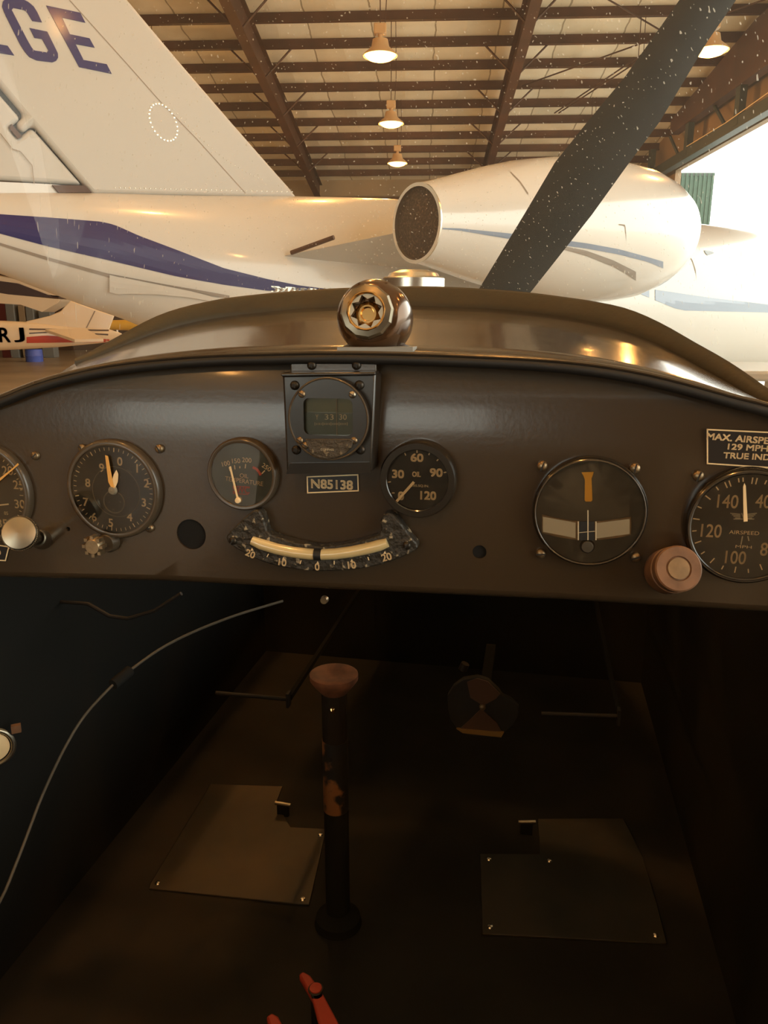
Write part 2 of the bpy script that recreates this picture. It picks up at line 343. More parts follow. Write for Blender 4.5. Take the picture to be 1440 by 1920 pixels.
# header truss over the door
TX = XR - .45
t = thing('header_truss', 'brown steel truss with dark web braces spanning the top of the open hangar door', 'truss', HF, (TX, 12, HZ))
L0, L1 = DOOR0 - 12, 35.5 - 12
G().box((0, (L0 + L1) / 2, .17), (.30, L1 - L0, .34)).build('bottom_chord', M['steel_dark'], t, bevel=.01)
g = G()
def htop(y): return min(HT, roof(y) - .12) - HZ
g.loft([[(x, y - 12, z) for x, z in ((-.20, HM - HZ), (.12, HM - HZ), (.12, htop(y)), (-.20, htop(y)))] for y in (DOOR0, 0, YRG, 12, 16, 20, 24, 27, 31)])
g.build('top_girder', M['steel'], t)
y = 24.8 - 12
while y > L0 + 1: y -= 4.4
y += 4.4
while y < L1:
    G().box((-.06, y, (HM - HZ) / 2 + .05), (.2, .34, HM - HZ - .1)).build('web_post', M['steel_dark'], t)
    if y + 2.2 < L1: G().tube([(-.06, y + 1.0, .3), (-.06, y + 2.15, HM - HZ)], .06, 6).build('web_brace', M['steel_dark'], t)
    y += 4.4
G().tube([(-.17, -2, .36), (-.17, 6, .40), (-.17, 9, .33), (-.17, 10.5, .42), (-.17, 13.5, .33), (-.17, 17, .36)], .012, 6).build('power_cable', M['cream'], t)
# purlins
ORD = 'lowest second third fourth fifth sixth seventh eighth ninth tenth eleventh twelfth thirteenth fourteenth fifteenth sixteenth seventeenth'.split()
ys = [24 + 1.5 * k for k in range(-7, 10)]
for y in ys:
    for (xa, xb) in ((XL, XR),):
        z = roof(y); g = G()
        g.box(((xa + xb) / 2, 0, .13), (xb - xa, .05, .27)); g.box(((xa + xb) / 2, -.04, .01), (xb - xa, .13, .02)); g.box(((xa + xb) / 2, .05, .265), (xb - xa, .1, .02))
        tag(g.build('steel_purlin', M['steel'], frame=HF, loc=(0, y, z)), 'red-brown steel purlin crossing the insulated hangar ceiling, %s one up from the far wall' % ORD[ys[::-1].index(y)], 'purlin', 'roof purlins under the white insulation')
# rafters: tapered I-beams under the purlins
for xr_, lab in ((-3.86 - 1.02, 'brown steel rafter rising above the jet tail, beside the three hanging lamps'), (3.72 - 1.02, 'brown steel rafter running towards the engine nacelle, beside the propeller blade'), (-12.5, 'brown steel rafter hidden behind the jet fin, towards the hangar back wall')):
    y0, y1 = YRG, YE - .2
    def dep(y): return .95 - .25 * (y - 7) / 32
    t = thing('steel_rafter', lab, 'rafter', HF, (xr_, y0, roof(y0)))
    def q(y, z): return z - roof(y0)
    S = [y0, 15, 23, 31, y1]
    G().loft([[(-.012, y - y0, q(y, roof(y))), (.012, y - y0, q(y, roof(y))), (.012, y - y0, q(y, roof(y) - dep(y))), (-.012, y - y0, q(y, roof(y) - dep(y)))] for y in S]).build('web', M['steel'], t)
    for dz, nm in ((0, 'top_flange'), (1, 'bottom_flange')):
        G().loft([[(-.14, y - y0, q(y, roof(y) - dz * dep(y) - .015)), (.14, y - y0, q(y, roof(y) - dz * dep(y) - .015)), (.14, y - y0, q(y, roof(y) - dz * dep(y) + .0)), (-.14, y - y0, q(y, roof(y) - dz * dep(y) + .0))] for y in S]).build(nm, M['steel'], t)
    for y in [24 + 1.5 * k + .0 for k in range(-3, 9, 2)]:
        for sx in (-1, 1):
            G().tube([(sx * .1, y - y0, q(y, roof(y) - dep(y) + .05)), (sx * .95, y - y0, q(y, roof(y) + .05))], .03, 6).build('flange_brace', M['steel'], t)
# thin wires across the bay beside the door
wires = [((4.6, 30, roof(30) - .2), (8.6, 20.2, roof(20.2) - .3), 'pair of thin cables slanting across the ceiling bay behind the propeller, upper strand'),
         ((4.75, 30, roof(30) - .2), (8.75, 20.4, roof(20.4) - .3), 'pair of thin cables slanting across the ceiling bay behind the propeller, lower strand'),
         ((3.2, 21.5, roof(21.5) - .1), (8.8, 26.5, roof(26.5) - .1), 'thin bracing rod crossing the pale ceiling bay between rafter and door truss'),
         ((3.2, 28, roof(28) - .1), (8.8, 23, roof(23) - .1), 'thin bracing rod climbing from the rafter foot towards the door truss')]
for a, b, lab in wires:
    a = Vector(a); b = Vector(b)
    tag(G().tube([a - a, b - a], .022, 6).build('ceiling_cable', M['steel'], frame=HF, loc=a), lab, 'cable')
# lamps
def lamp_parts(t, top):
    G().lathe([(.09, .30), (.16, .28), (.19, .14), (.355, .0), (.365, -.03), (.35, -.03), (.18, .12), (.1, .26)], 32, 'z').build('reflector', M['lamplit'], t)
    G().lathe([(.0, -.125), (.14, -.12), (.25, -.085), (.335, -.01), (.34, .0), (.0, .0)], 32, 'z').build('lens', M['glow'], t)
    G().box((0, 0, .47), (.26, .2, .2)).build('ballast_box', M['lamplit'], t, bevel=.02)
    G().tube([(0, 0, .3), (0, 0, .4)], .05, 8).build('neck', M['lamplit'], t)
    G().tube([(0, 0, .55), (0, 0, top)], .012, 6).build('hanging_rod', M['steel'], t)
    G().tube([(.1, 0, .5), (.14, 0, 1.2), (.12, 0, top)], .01, 6).build('power_cable', M['steel'], t)
LZ = 1.75 + 5.30
big = {(1, 3): 'glowing amber lamp on a rod, largest and highest of the row between the rafters',
       (1, 4): 'glowing amber lamp on a rod, middle one of the row between the rafters',
       (1, 5): 'glowing amber lamp on a rod, smallest and lowest of the row between the rafters',
       (2, 3): 'glowing amber lamp peeking out beside the propeller blade near the door truss',
       (2, 4): 'amber lamp hidden behind the propeller blade, second of the row by the door',
       (2, 5): 'amber lamp hidden behind the propeller blade, last of the row by the door'}
for i, lx in enumerate((-7.8, -.93, 5.9)):
    for j in range(-2, 6):  # negative rows stand behind the cabin, added to warm the panel
        ly = .2 + 5.95 * j
        lab = big.get((i, j), 'amber high bay lamp on a rod, unseen behind the jet fin, overhead or to the rear')
        t = thing('hanging_lamp', lab, 'lamp', HF, (lx, ly, LZ), group='amber lamps hanging from the hangar roof')
        lamp_parts(t, roof(ly) + .27 - LZ)
        ld = bpy.data.lights.new('lamp_bulb', 'POINT'); ld.energy = LAMP_W; ld.color = LAMP_COL; ld.shadow_soft_size = .12
        lo = bpy.data.objects.new('lamp_bulb', ld); COL.objects.link(lo); lo.parent = t; lo.location = (0, 0, -.27)
# things at the far end
t = thing('storage_drum', 'blue plastic drum on the hangar floor below the parked light aircraft tail', 'drum', WF, (wf(65, 676, 30).x, 30, 0))
G().lathe([(.0, 0), (.30, 0), (.31, .02), (.31, .2), (.325, .22), (.31, .24), (.31, .42), (.29, .45), (0, .45)], 32, 'z').build('body', M['bluedrum'], t)
G().lathe([(.0, .45), (.30, .45), (.31, .47), (.0, .475)], 32, 'z').build('lid', M['bluedrum'], t)
for x0, x1, y0_, mt, lab in ((-2, 14, 566, 'maroon', 'narrow dark red cabinet against the far hangar wall'), (14, 30, 566, 'greypaint', 'wide grey steel locker against the far hangar wall'),
                        (38, 50, 572, 'walltan', 'pale steel locker against the far wall, next to the grey one'), (52, 66, 572, 'greypaint', 'light grey locker against the far wall with a pale neighbour'), (76, 98, 582, 'greypaint', 'low grey bench unit at the far wall beneath the light aircraft wing')):
    a = wf(x0, y0_, 33); b = wf(x1, y0_, 33); h = a.z
    t = thing('storage_locker', lab, 'locker', WF, ((a.x + b.x) / 2, 33, 0))
    G().box((0, 0, h / 2), (b.x - a.x, .5, h)).build('body', M[mt], t, bevel=.02)
    G().box((0, -.262, h / 2), ((b.x - a.x) * .9, .02, h * .92)).build('door', M[mt], t)
# folded door leaf outside
a, b = wf(1256, 430, 34), wf(1328, 430, 34); top = wf(1296, 325, 34).z
t = thing('door_leaf', 'tall dark green corrugated door leaf standing in the bright hangar opening', 'door leaf', WF, ((a.x + b.x) / 2, 34, 0))
w_ = b.x - a.x; g = G(); n = 18
for k in range(n):
    xx = -w_ / 2 + (k + .5) * w_ / n; g.box((xx, -.03 * (k % 2), top / 2), (w_ / n, .12, top))
g.build('corrugated_panel', M['greenpanel'], t)
G().box((0, .02, top - .05), (w_ + .04, .20, .12)).build('top_rail', M['steel_dark'], t)
# ================================================================== BUSINESS JET
YFU = 1.50
jet = thing('business_jet', 'white twin-engine business jet with blue stripe parked across the hangar outside the windshield', 'airplane', JF)
tops = [(-160, 361), (0, 362), (170, 362), (350, 367), (560, 369), (725, 374)]
bots = [(-160, 462), (0, 513), (126, 561), (215, 592), (262, 610), (400, 668)]
TP = [(lambda p: (p.x, p.z))(jf(x, y, YFU)) for x, y in tops]; TP = [q for q in TP]
BP = [(lambda p: (p.x, p.z))(jf(x, y, YFU)) for x, y in bots]
TP += [(2.2, TP[-1][1] + .03), (4.0, 2.90), (6.5, 2.93), (8.0, 2.90), (9.2, 2.65), (10.4, 2.25), (11.6, 1.75)]
xe = BP[-1]
BP = BP[:-1] + [(xe[0], xe[1]), (.6, 1.02), (2.2, .90), (6, .88), (9, .95), (10.6, 1.15), (11.6, 1.55)]
def fsec(X, n=40, grow=0.0):
    zt = smoothstep_interp(TP, X) + grow; zb = smoothstep_interp(BP, X) - grow; h = max(.03, (zt - zb) / 2); c = (zt + zb) / 2
    w = min(.84 + grow, h * .88 + grow)
    return [(X, YFU + w * math.cos(2 * math.pi * k / n), c + h * math.sin(2 * math.pi * k / n)) for k in range(n)]
XS = [BP[0][0] - 1.0 + i * .22 for i in range(60)]
XS = [x for x in XS if x < 11.6] + [11.6]
gf = G().loft([fsec(x) for x in XS]); gf.build('fuselage', M['jet'], jet, smooth=60)
fus = [c for c in jet.children if c.name.startswith('fuselage')][0]
def bvh_of(g): return BVHTree.FromPolygons([tuple(v) for v in g.v], g.f)
def decal(bvh, F, upper, lower, n=40, m=6, off=.004, xpix=True):
    """paint strip laid on a curved skin between two traced edges, following the skin"""
    I = F.inverted(); o = I @ CAM; g = G(); grid = []
    x0 = max(upper[0][0], lower[0][0]); x1 = min(upper[-1][0], lower[-1][0])
    for i in range(n + 1):
        x = x0 + (x1 - x0) * i / n; yu = interp(upper, x); yl = interp(lower, x); row = []
        for j in range(m + 1):
            d = (I.to_3x3() @ ray(x, yu + (yl - yu) * j / m)).normalized()
            loc, nor, idx, dist = bvh.ray_cast(o, d)
            if loc is None: row.append(None); continue
            if nor.dot(d) > 0: nor = -nor
            row.append(loc + nor * off)
        grid.append(row)
    for i in range(n):
        for j in range(m):
            q = [grid[i][j], grid[i + 1][j], grid[i + 1][j + 1], grid[i][j + 1]]
            if None in q: continue
            g.add(q, [(0, 1, 2, 3)])
    return g
FB = bvh_of(gf)
blue_u = [(-60, 397), (0, 402), (90, 408), (190, 416), (215, 422), (260, 442), (340, 472), (420, 503), (500, 523), (560, 535), (640, 545)]
blue_l = [(-60, 422), (0, 438), (90, 462), (200, 487), (330, 518), (420, 534), (500, 545), (560, 548), (640, 550)]
def sub(name, g, m, par): 
    if g.f: g.build(name, M[m], par, smooth=60)
sub('blue_stripe', decal(FB, JF, blue_u, blue_l, 60, 8), 'blue', fus)
gr_u = [(-60, 438), (0, 455), (90, 482), (200, 512), (300, 531), (430, 554)]
gr_l = [(-60, 441), (0, 460), (90, 488), (200, 519), (300, 541), (430, 560)]
sub('grey_pinstripe', decal(FB, JF, gr_u, gr_l, 60, 2), 'grey', fus)
sub('blue_stripe', decal(FB, JF, [(1178, 536), (1217, 541)], [(1178, 543), (1217, 558)], 6, 3), 'bluegrey', fus)
sub('blue_stripe', decal(FB, JF, [(1228, 543), (1330, 558), (1440, 571), (1600, 590)], [(1228, 563), (1275, 582), (1440, 586), (1600, 600)], 20, 4), 'bluegrey', fus)
for up, lo in (([(1267, 475), (1273, 464), (1281, 465), (1291, 477)], [(1267, 475), (1272, 483), (1281, 482), (1291, 477)]), ([(1319, 470), (1328, 470), (1338, 474)], [(1319, 470), (1325, 479), (1338, 475)])):
    sub('cabin_window', decal(FB, JF, up, lo, 8, 4, .006), 'darkglass', fus)
sub('door_seam', decal(FB, JF, [(1291, 477), (1298, 488), (1304, 505), (1305.5, 526)], [(1291, 479), (1298, 491), (1304, 512), (1305.5, 527)], 10, 1), 'seam', fus)
# intake scoop relief and louvre grille on the flank
sub('louvre_grille', decal(FB, JF, [(508, 536), (580, 540), (632, 546)], [(508, 547), (580, 547), (632, 549)], 20, 3), 'rivet', fus)
for k in range(11):
    x = 512 + k * 10
    sub('louvre_slot', decal(FB, JF, [(x, 547), (x + 7, 539)], [(x, 548), (x + 7, 546)], 2, 1, .008), 'seam', fus)
# raised fairing on the flank
fair = decal(FB, JF, [(205, 514), (222, 518), (235, 520), (300, 533), (360, 545), (440, 566)], [(205, 545), (222, 549), (235, 548), (300, 550), (360, 557), (440, 572)], 14, 3, .02)
sub('access_fairing', fair, 'jet', fus)
# fin and rudder
fy0, fy1 = YFU - .065, YFU + .065
def jp(pts, y=fy0): return [(lambda p: (p.x, p.z))(jf(a, b, y)) for a, b in pts]
finp = [(172, 366), (560, 372), (545, 353), (500, 302), (430, 222), (338, 115), (240, -2), (120, -145), (20, -270), (-300, -270), (-18, 138), (0, 160), (47, 216), (30, 232), (42, 250), (63, 234), (176, 366)]
finp = finp[:-1] + [(174, 364)]
finp = [(174, 364)] + finp[1:-1]
fin = G().prism(jp(finp), fy0, fy1).build('vertical_fin', M['finpaint'], jet, bevel=.045, segs=4)
rud = [(-330, -270), (-26, 146), (-6, 168), (41, 222), (27, 233), (18, 240), (33, 259), (44, 252), (61, 238), (156, 346), (90, 342), (0, 337), (-500, 330), (-900, -270)]
rudder = G().prism(jp(rud), fy0 + .012, fy1 - .012).build('rudder', M['finpaint'], jet, bevel=.03, segs=3)
G().prism(jp([(-30, 130), (60, 215), (175, 362), (100, 362), (-40, 200)], fy0 + .05), fy0 + .05, fy1 - .05).build('hinge_spar', M['black'], jet)
G().prism(jp([(22, 232), (42, 256), (34, 260), (18, 240)]), fy0 + .004, fy0 + .02).build('hinge_bracket', M['steel'], jet)
G().prism(jp([(-60, 338), (90, 345), (150, 350), (174, 362), (174, 366), (-60, 366)], fy0 + .02), fy0 + .02, fy1 - .02).build('tail_gap_fairing', M['jet'], jet)
G().prism(jp([(98, 347), (160, 348), (172, 361), (110, 361)]), fy0 - .004, fy0 + .03).build('rudder_root_gap', M['steel'], jet)
s48 = 300 / 1440.
E_ = [(415, 50), (722, 115), (768, 205), (560, 160), (628, 308), (805, 345), (852, 430), (680, 398), (752, 540), (960, 578), (1005, 665), (712, 605)]
G_ = [(378, 203), (335, 110), (300, 55), (250, 15), (190, -12), (120, -25), (60, -20), (25, 15), (18, 60), (40, 120), (110, 260), (180, 400), (225, 470), (265, 515), (330, 545), (470, 562), (505, 548), (522, 520), (520, 480), (425, 285), (265, 252), (310, 342), (378, 352), (435, 455), (420, 472), (310, 455), (285, 430), (240, 350), (105, 90), (120, 72), (220, 92), (245, 115), (290, 190)]
L_ = [(-120, 380), (68, 412), (128, 500), (-120, 460)]
for nm, P_ in (('letter_e', E_), ('letter_g', G_), ('letter_l', L_)):
    G().prism(jp([(a * s48, b * s48) for a, b in P_], fy0 - .001), fy0 - .004, fy0 + .001).build(nm, M['blue'], fin)
g = G()
cx, cy = 306, 229
for k in range(26):
    a = 2 * math.pi * k / 26; x = cx + 26 * math.cos(a) + 10 * math.sin(a) * .5; y = cy + 34 * math.sin(a) + 8 * math.cos(a)
    p = jf(x, y, fy0); g.lathe([(.0, fy0 - .004), (.008, fy0 - .003), (.009, fy0)], 8, 'y', (p.x, 0, p.z))
for k in range(24):
    x = 325 + k * 7.2; y = 205 + (x - 325) * .78 + 18 * math.sin(k / 24 * math.pi); p = jf(x, y, fy0); g.lathe([(.0, fy0 - .003), (.006, fy0)], 6, 'y', (p.x, 0, p.z))
for k in range(36):
    x = 215 + k * 9.5; y = 352 + k * .22; p = jf(x, y, fy0); g.lathe([(.0, fy0 - .003), (.007, fy0)], 6, 'y', (p.x, 0, p.z))
g.build('rivet_row', M['rivet'], fin)
g = G()
def seamline(g, pts, w=.006):
    for a, b in zip(pts, pts[1:]):
        p, q = jf(*a, fy0), jf(*b, fy0); d = Vector((q.x - p.x, 0, q.z - p.z)).normalized(); n = Vector((-d.z, 0, d.x)) * w / 2
        g.add([Vector((p.x, fy0 - .002, p.z)) + n, Vector((q.x, fy0 - .002, q.z)) + n, Vector((q.x, fy0 - .002, q.z)) - n, Vector((p.x, fy0 - .002, p.z)) - n], [(0, 1, 2, 3)])
seamline(g, [(130, 0), (240, 122), (300, 190), (370, 262), (460, 362)])
seamline(g, [(0, 250), (24, 280), (38, 284), (60, 310), (64, 345)])
g.build('skin_seam', M['seam'], fin)
# nacelle
def nz(X): return 1.75 + .665 + .035 * X
NP = [(X_ if X_ < .3 else .3 + (X_ - .3) * .85, r_) for X_, r_ in [(0, .288), (.10, .305), (.35, .365), (.7, .44), (1.1, .51), (1.6, .565), (2.1, .595), (2.6, .59), (3.0, .565), (3.35, .50), (3.6, .42), (3.72, .36), (3.74, .33), (3.70, .30), (3.5, .28), (3.0, .27)]]
def nsec(X, r, n=48, zo=None):
    c = nz(X) if zo is None else zo
    out = []
    for k in range(n):
        a = 2 * math.pi * k / n; rz = r * (1.06 if math.sin(a) < 0 and 1.0 < X < 3.4 else 1.0)
        out.append((X, r * math.cos(a), c + rz * math.sin(a)))
    return out
gn = G().loft([nsec(X, r) for X, r in NP], caps=False)
nac = gn.build('engine_nacelle', M['nac'], jet, smooth=60)
NB = bvh_of(gn)
g = G().loft([nsec(-.012, .288), nsec(-.012, .262), nsec(.02, .262), nsec(.02, .288), nsec(-.012, .288)], caps=False); g.build('exhaust_rim', M['metal'], nac)
g = G().loft([nsec(.02, .268), nsec(.005, .15), nsec(.0, .001)], caps=False); g.build('exhaust_cover', M['exh'], nac)
g = G().loft([nsec(2.7, .27), nsec(2.7, .01)], caps=False); g.build('inlet_fan', M['exh'], nac)
sub('swoosh_stripe', decal(NB, JF, [(808, 427), (860, 428), (950, 437), (1040, 448), (1100, 456), (1160, 467), (1215, 482), (1249, 492)], [(808, 428), (860, 432), (950, 447), (1040, 458), (1100, 466), (1160, 477), (1215, 491), (1243, 503)], 40, 3), 'bluegrey', nac)
sub('swoosh_stripe', decal(NB, JF, [(1050, 460), (1100, 470), (1150, 488), (1190, 508), (1206, 519)], [(1050, 466), (1100, 480), (1150, 500), (1175, 514), (1192, 526)], 30, 3), 'grey', nac)
sub('cowl_seam', decal(NB, JF, [(957, 322), (975, 340), (990, 362)], [(957, 324), (975, 343), (990, 366)], 10, 1), 'seam', nac)
sub('latch_seam', decal(NB, JF, [(1160, 420), (1171, 421), (1173, 428), (1174, 452)], [(1160, 422), (1171, 424), (1173, 440), (1174, 454)], 10, 1), 'seam', nac)
# pylon
r1, r2 = jf(512, 484, YFU - .55), jf(716, 421, .2)
def foil(x0, y, z, ch, th, n=10):
    u = []; l = []
    for k in range(n + 1):
        s = k / n; tt = th * 2.2 * (s ** .9) * (1 - s) ** .5 * (1 if s < .999 else 0)
        u.append((x0 + ch * s, y, z + tt)); l.append((x0 + ch * s, y, z - tt))
    return u + l[::-1][1:-1]
G().loft([foil(r1.x, YFU - .25, r1.z, 2.6, .16), foil(r1.x, YFU - .55, r1.z, 2.6, .16), foil(.22, .30, r2.z, 2.3, .13), foil(.45, .12, r2.z, 2.0, .10)]).build('engine_pylon', M['jet'], jet, smooth=60)
pa, pb = jf(546, 474, YFU - .66), jf(626, 445, .5)
G().tube([pa, pb], .018, 8).build('pylon_trailing_seal', M['steel'], jet)
# wing, wheels
G().loft([[(3.2, YFU, 1.12), (6.0, YFU, 1.12), (6.0, YFU, 1.0), (3.2, YFU, 1.0)], [(3.6, YFU - 4.2, 1.3), (5.2, YFU - 4.2, 1.3), (5.2, YFU - 4.2, 1.22), (3.6, YFU - 4.2, 1.22)]]).build('wing', M['jet'], jet, bevel=.03)
for x_, y_ in ((4.4, -.6), (4.4, 3.6), (9.5, YFU)):
    w = G().tube([(x_, y_ - .09, .3), (x_, y_ + .09, .3)], .3, 24).build('wheel', M['tyre'], jet, bevel=.04)
    G().tube([(x_, y_, .3), (x_, y_, 1.2)], .05, 10).build('gear_leg', M['metal'], jet)
# ================================================================== LIGHT AIRCRAFT (far side)
YA = 18.0
la = thing('light_aircraft', 'cream light aircraft with black letters and red stripe parked beyond the jet tail', 'airplane', WF, (wf(-250, 640, YA).x, YA, 0))
ox = la.location.x
def wp(px, py, y=YA): p = wf(px, py, y); return (p.x - ox, p.z)
tl = [(-700, 600), (-500, 560), (-330, 560), (-260, 598), (0, 601), (60, 604), (120, 612), (204, 617), (228, 625)]
bl = [(-700, 690), (-500, 700), (-330, 695), (-200, 680), (0, 657), (110, 651), (204, 642), (228, 632)]
TT = [wp(*p) for p in tl]; BB = [wp(*p) for p in bl]
x = TT[0][0]; secs = []
xs = [TT[0][0] + (min(TT[-1][0], BB[-1][0]) - TT[0][0]) * i / 40 for i in range(41)]
for x in xs:
    zt, zb = interp(TT, x), interp(BB, x); h = (zt - zb) / 2; c = (zt + zb) / 2; w = min(.55, h * .7)
    secs.append([(x, w * math.copysign(abs(math.cos(a)) ** .6, math.cos(a)), c + h * math.copysign(abs(math.sin(a)) ** .6, math.sin(a))) for a in [2 * math.pi * k / 20 for k in range(20)]])
ga = G().loft(secs); fa = ga.build('fuselage', M['tanpaint'], la, smooth=60)
LF = frame((ox, YA, 0), 0); AB = bvh_of(ga)
sub('red_stripe', decal(AB, LF, [(50, 632), (85, 629), (205, 636)], [(50, 643), (120, 642), (205, 641)], 16, 2, .01), 'redpaint', fa)
sub('dark_line', decal(AB, LF, [(55, 616), (112, 617)], [(55, 618.5), (112, 619)], 10, 1, .01), 'darkpaint', fa)
sub('dark_line', decal(AB, LF, [(55, 624), (90, 622)], [(55, 626), (90, 624)], 6, 1, .01), 'darkpaint', fa)
sub('dark_line', decal(AB, LF, [(165, 618), (204, 618.6)], [(165, 620.5), (204, 621)], 6, 1, .01), 'darkpaint', fa)
sub('dark_line', decal(AB, LF, [(178, 625), (203, 626)], [(178, 627), (203, 629)], 6, 1, .01), 'darkpaint', fa)
g = G(); c1 = wp(10, 628); c2 = wp(36, 628); hh = abs(wp(0, 615)[1] - wp(0, 641)[1])
for ch, px in (('R', 10), ('J', 37), ('0', -18), ('7', -44)):
    c_ = wp(px, 628, YA - .2); g.text(ch, c_[0], c_[1], hh, -.225 - (.04 if px < 0 else .012), bold=.02, w=hh * .75)
g.build('registration_lettering', M['darkpaint'], fa)
G().prism([wp(*p) for p in [(48, 603), (95, 592), (115, 583), (124, 573), (133, 564), (178, 580), (214, 592), (204, 619), (60, 613)]], -.04, .04).build('vertical_fin', M['tanpaint'], la, bevel=.02)
g = G(); a, b = wp(178, 583), wp(161, 617); g.add([(a[0], -.045, a[1]), (a[0] + .03, -.045, a[1]), (b[0] + .03, -.045, b[1]), (b[0], -.045, b[1])], [(0, 1, 2, 3)]); g.build('rudder_seam', M['seam'], la)
st = [wf(85, 620, YA - .3), wf(160, 618, YA - .3), wf(194, 638, YA - 1.8), wf(140, 639, YA - 1.8)]
st = [Vector((p.x - ox, p.y - YA, p.z)) for p in st]
G().add([p + Vector((0, 0, .03)) for p in st] + [p - Vector((0, 0, .03)) for p in st], [(0, 1, 2, 3), (7, 6, 5, 4), (0, 1, 5, 4), (1, 2, 6, 5), (2, 3, 7, 6), (3, 0, 4, 7)]).build('tailplane', M['tanpaint'], la)
G().box((-3.4, 0, 2.25), (1.5, 9.5, .14)).build('wing', M['tanpaint'], la, bevel=.05)
for x_, y_ in ((-2.6, -1.1), (-2.6, 1.1), (-4.6, 0)):
    G().tube([(x_, y_ - .07, .2), (x_, y_ + .07, .2)], .2, 20).build('wheel', M['tyre'], la)
    G().tube([(x_, y_, .2), (x_ - (0 if y_ == 0 else -.1), y_ * .3, 1.0)], .03, 8).build('gear_leg', M['metal'], la)
G().box((-5.0, 0, 1.1), (.5, .5, .5)).build('engine_cowl', M['tanpaint'], la, bevel=.12)
# neighbour with the dark wing
YN = 25.0
nb = thing('low_wing_aircraft', 'aircraft wing with a dark aubergine band showing under the jet tail cone', 'airplane', WF, (wf(-300, 560, YN).x, YN, 0)); ox2 = nb.location.x
def wn(px, py): p = wf(px, py, YN); return (p.x - ox2, p.z)
G().prism([wn(*p) for p in [(-300, 500), (0, 516), (60, 528), (118, 555), (60, 548), (0, 545), (-300, 540)]], -.6, 0).build('wing_panel', M['tanpaint'], nb)
G().prism([wn(*p) for p in [(-300, 515), (0, 526), (52, 533), (120, 559), (40, 554), (0, 547), (-300, 538)]], -.7, .0).build('dark_wing_band', M['darkpaint'], nb)
G().prism([wn(*p) for p in [(-300, 545), (0, 547), (35, 553), (132, 562), (128, 568), (98, 585), (60, 572), (0, 568), (-300, 565)]], -.75, .2).build('lower_wing_skin', M['tanpaint'], nb)
a = wn(-260, 560)
for x_ in (-.6, .9): G().tube([(x_, 0, .22), (x_, 0, a[1])], .06, 8).build('gear_leg', M['metal'], nb); G().tube([(x_, -.08, .22), (x_, .08, .22)], .22, 20).build('wheel', M['tyre'], nb)
# yellow aircraft tail far off
p1, p2 = wf(196, 603, 24), wf(290, 616, 24)
t = thing('yellow_glider', 'bright yellow aircraft tail boom behind the cream aircraft rudder', 'airplane', WF, ((p1.x + p2.x) / 2, 24, 0))
hz_ = (p1.z + p2.z) / 2
G().lathe([(.0, -1.6), (.12, -1.5), (.16, 0), (.2, 1.5), (.1, 2.2), (0, 2.3)], 20, 'x', (0, 0, hz_)).build('tail_boom', M['yellowpaint'], t)
G().tube([(-.4, 0, .15), (-.4, 0, hz_)], .04, 8).build('gear_leg', M['metal'], t); G().tube([(-.4, -.06, .15), (-.4, .06, .15)], .15, 16).build('wheel', M['tyre'], t)
# ================================================================== COCKPIT SHELL
ZF = -.60                                        # floor in the cockpit frame
XLW, XRW = cf(-260, 900).x, cf(1720, 900).x
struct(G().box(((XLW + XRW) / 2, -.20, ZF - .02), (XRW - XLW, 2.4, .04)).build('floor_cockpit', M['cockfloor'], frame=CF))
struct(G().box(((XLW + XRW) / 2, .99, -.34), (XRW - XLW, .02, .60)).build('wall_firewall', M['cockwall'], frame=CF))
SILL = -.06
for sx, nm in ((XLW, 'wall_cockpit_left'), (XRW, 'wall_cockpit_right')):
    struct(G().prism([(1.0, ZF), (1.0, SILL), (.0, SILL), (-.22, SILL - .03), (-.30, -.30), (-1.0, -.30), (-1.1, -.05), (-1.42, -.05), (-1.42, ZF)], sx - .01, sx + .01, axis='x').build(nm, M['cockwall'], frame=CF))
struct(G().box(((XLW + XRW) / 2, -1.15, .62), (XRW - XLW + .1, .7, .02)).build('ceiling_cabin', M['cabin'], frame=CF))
struct(G().box(((XLW + XRW) / 2, -1.42, -.27), (XRW - XLW, .02, .66)).build('wall_cabin_rear', M['cabin'], frame=CF))  # unseen; kept low, with the roof short, so rear light reaches the panel
# ------------------------------------------------------------------ instrument panel
ptop = [(-190, 845), (-120, 805), (-60, 778), (0, 755), (60, 730), (150, 706), (300, 684), (450, 675), (600, 672), (720, 677), (850, 681), (1000, 687), (1100, 696), (1200, 711), (1300, 734), (1380, 757), (1440, 776), (1520, 808), (1600, 850), (1640, 880)]
pbot = [(1640, 1150), (1440, 1136), (1250, 1124), (1050, 1112), (860, 1104), (600, 1092), (300, 1078), (0, 1072), (-190, 1068)]
def cxz(px, py, y=0.0): p = cf(px, py, y); return (p.x, p.z)
outer = [cxz(*p) for p in ptop] + [cxz(*p) for p in pbot]
def circ(px, py, rpx, n=32):
    c = cf(px, py); r = abs(cf(px, py - rpx).z - cf(px, py + rpx).z) / 2
    return [(c.x + r * math.cos(-2 * math.pi * k / n), c.z + r * math.sin(-2 * math.pi * k / n)) for k in range(n)], (c.x, c.z), r
HOLES = [(358.5, 1002, 28), (899, 1035, 12.5), (128, 992, 4)]
from mathutils.geometry import tessellate_polygon
loops = [[Vector((x, z, 0)) for x, z in outer]]
hl = [circ(*h) for h in HOLES]
for pts, c, r in hl: loops.append([Vector((x, z, 0)) for x, z in pts])
tris = tessellate_polygon(loops); flat = [v for l in loops for v in l]
g = G(); g.add([(v.x, 0, v.y) for v in flat], tris)
ZC = cf(720, 850).z
def pcurve(z): return 1.9 * max(0, z - ZC) ** 2
bmp = bmesh.new(); vv = [bmp.verts.new(v) for v in g.v]
for f in g.f: bmp.faces.new([vv[i] for i in f])
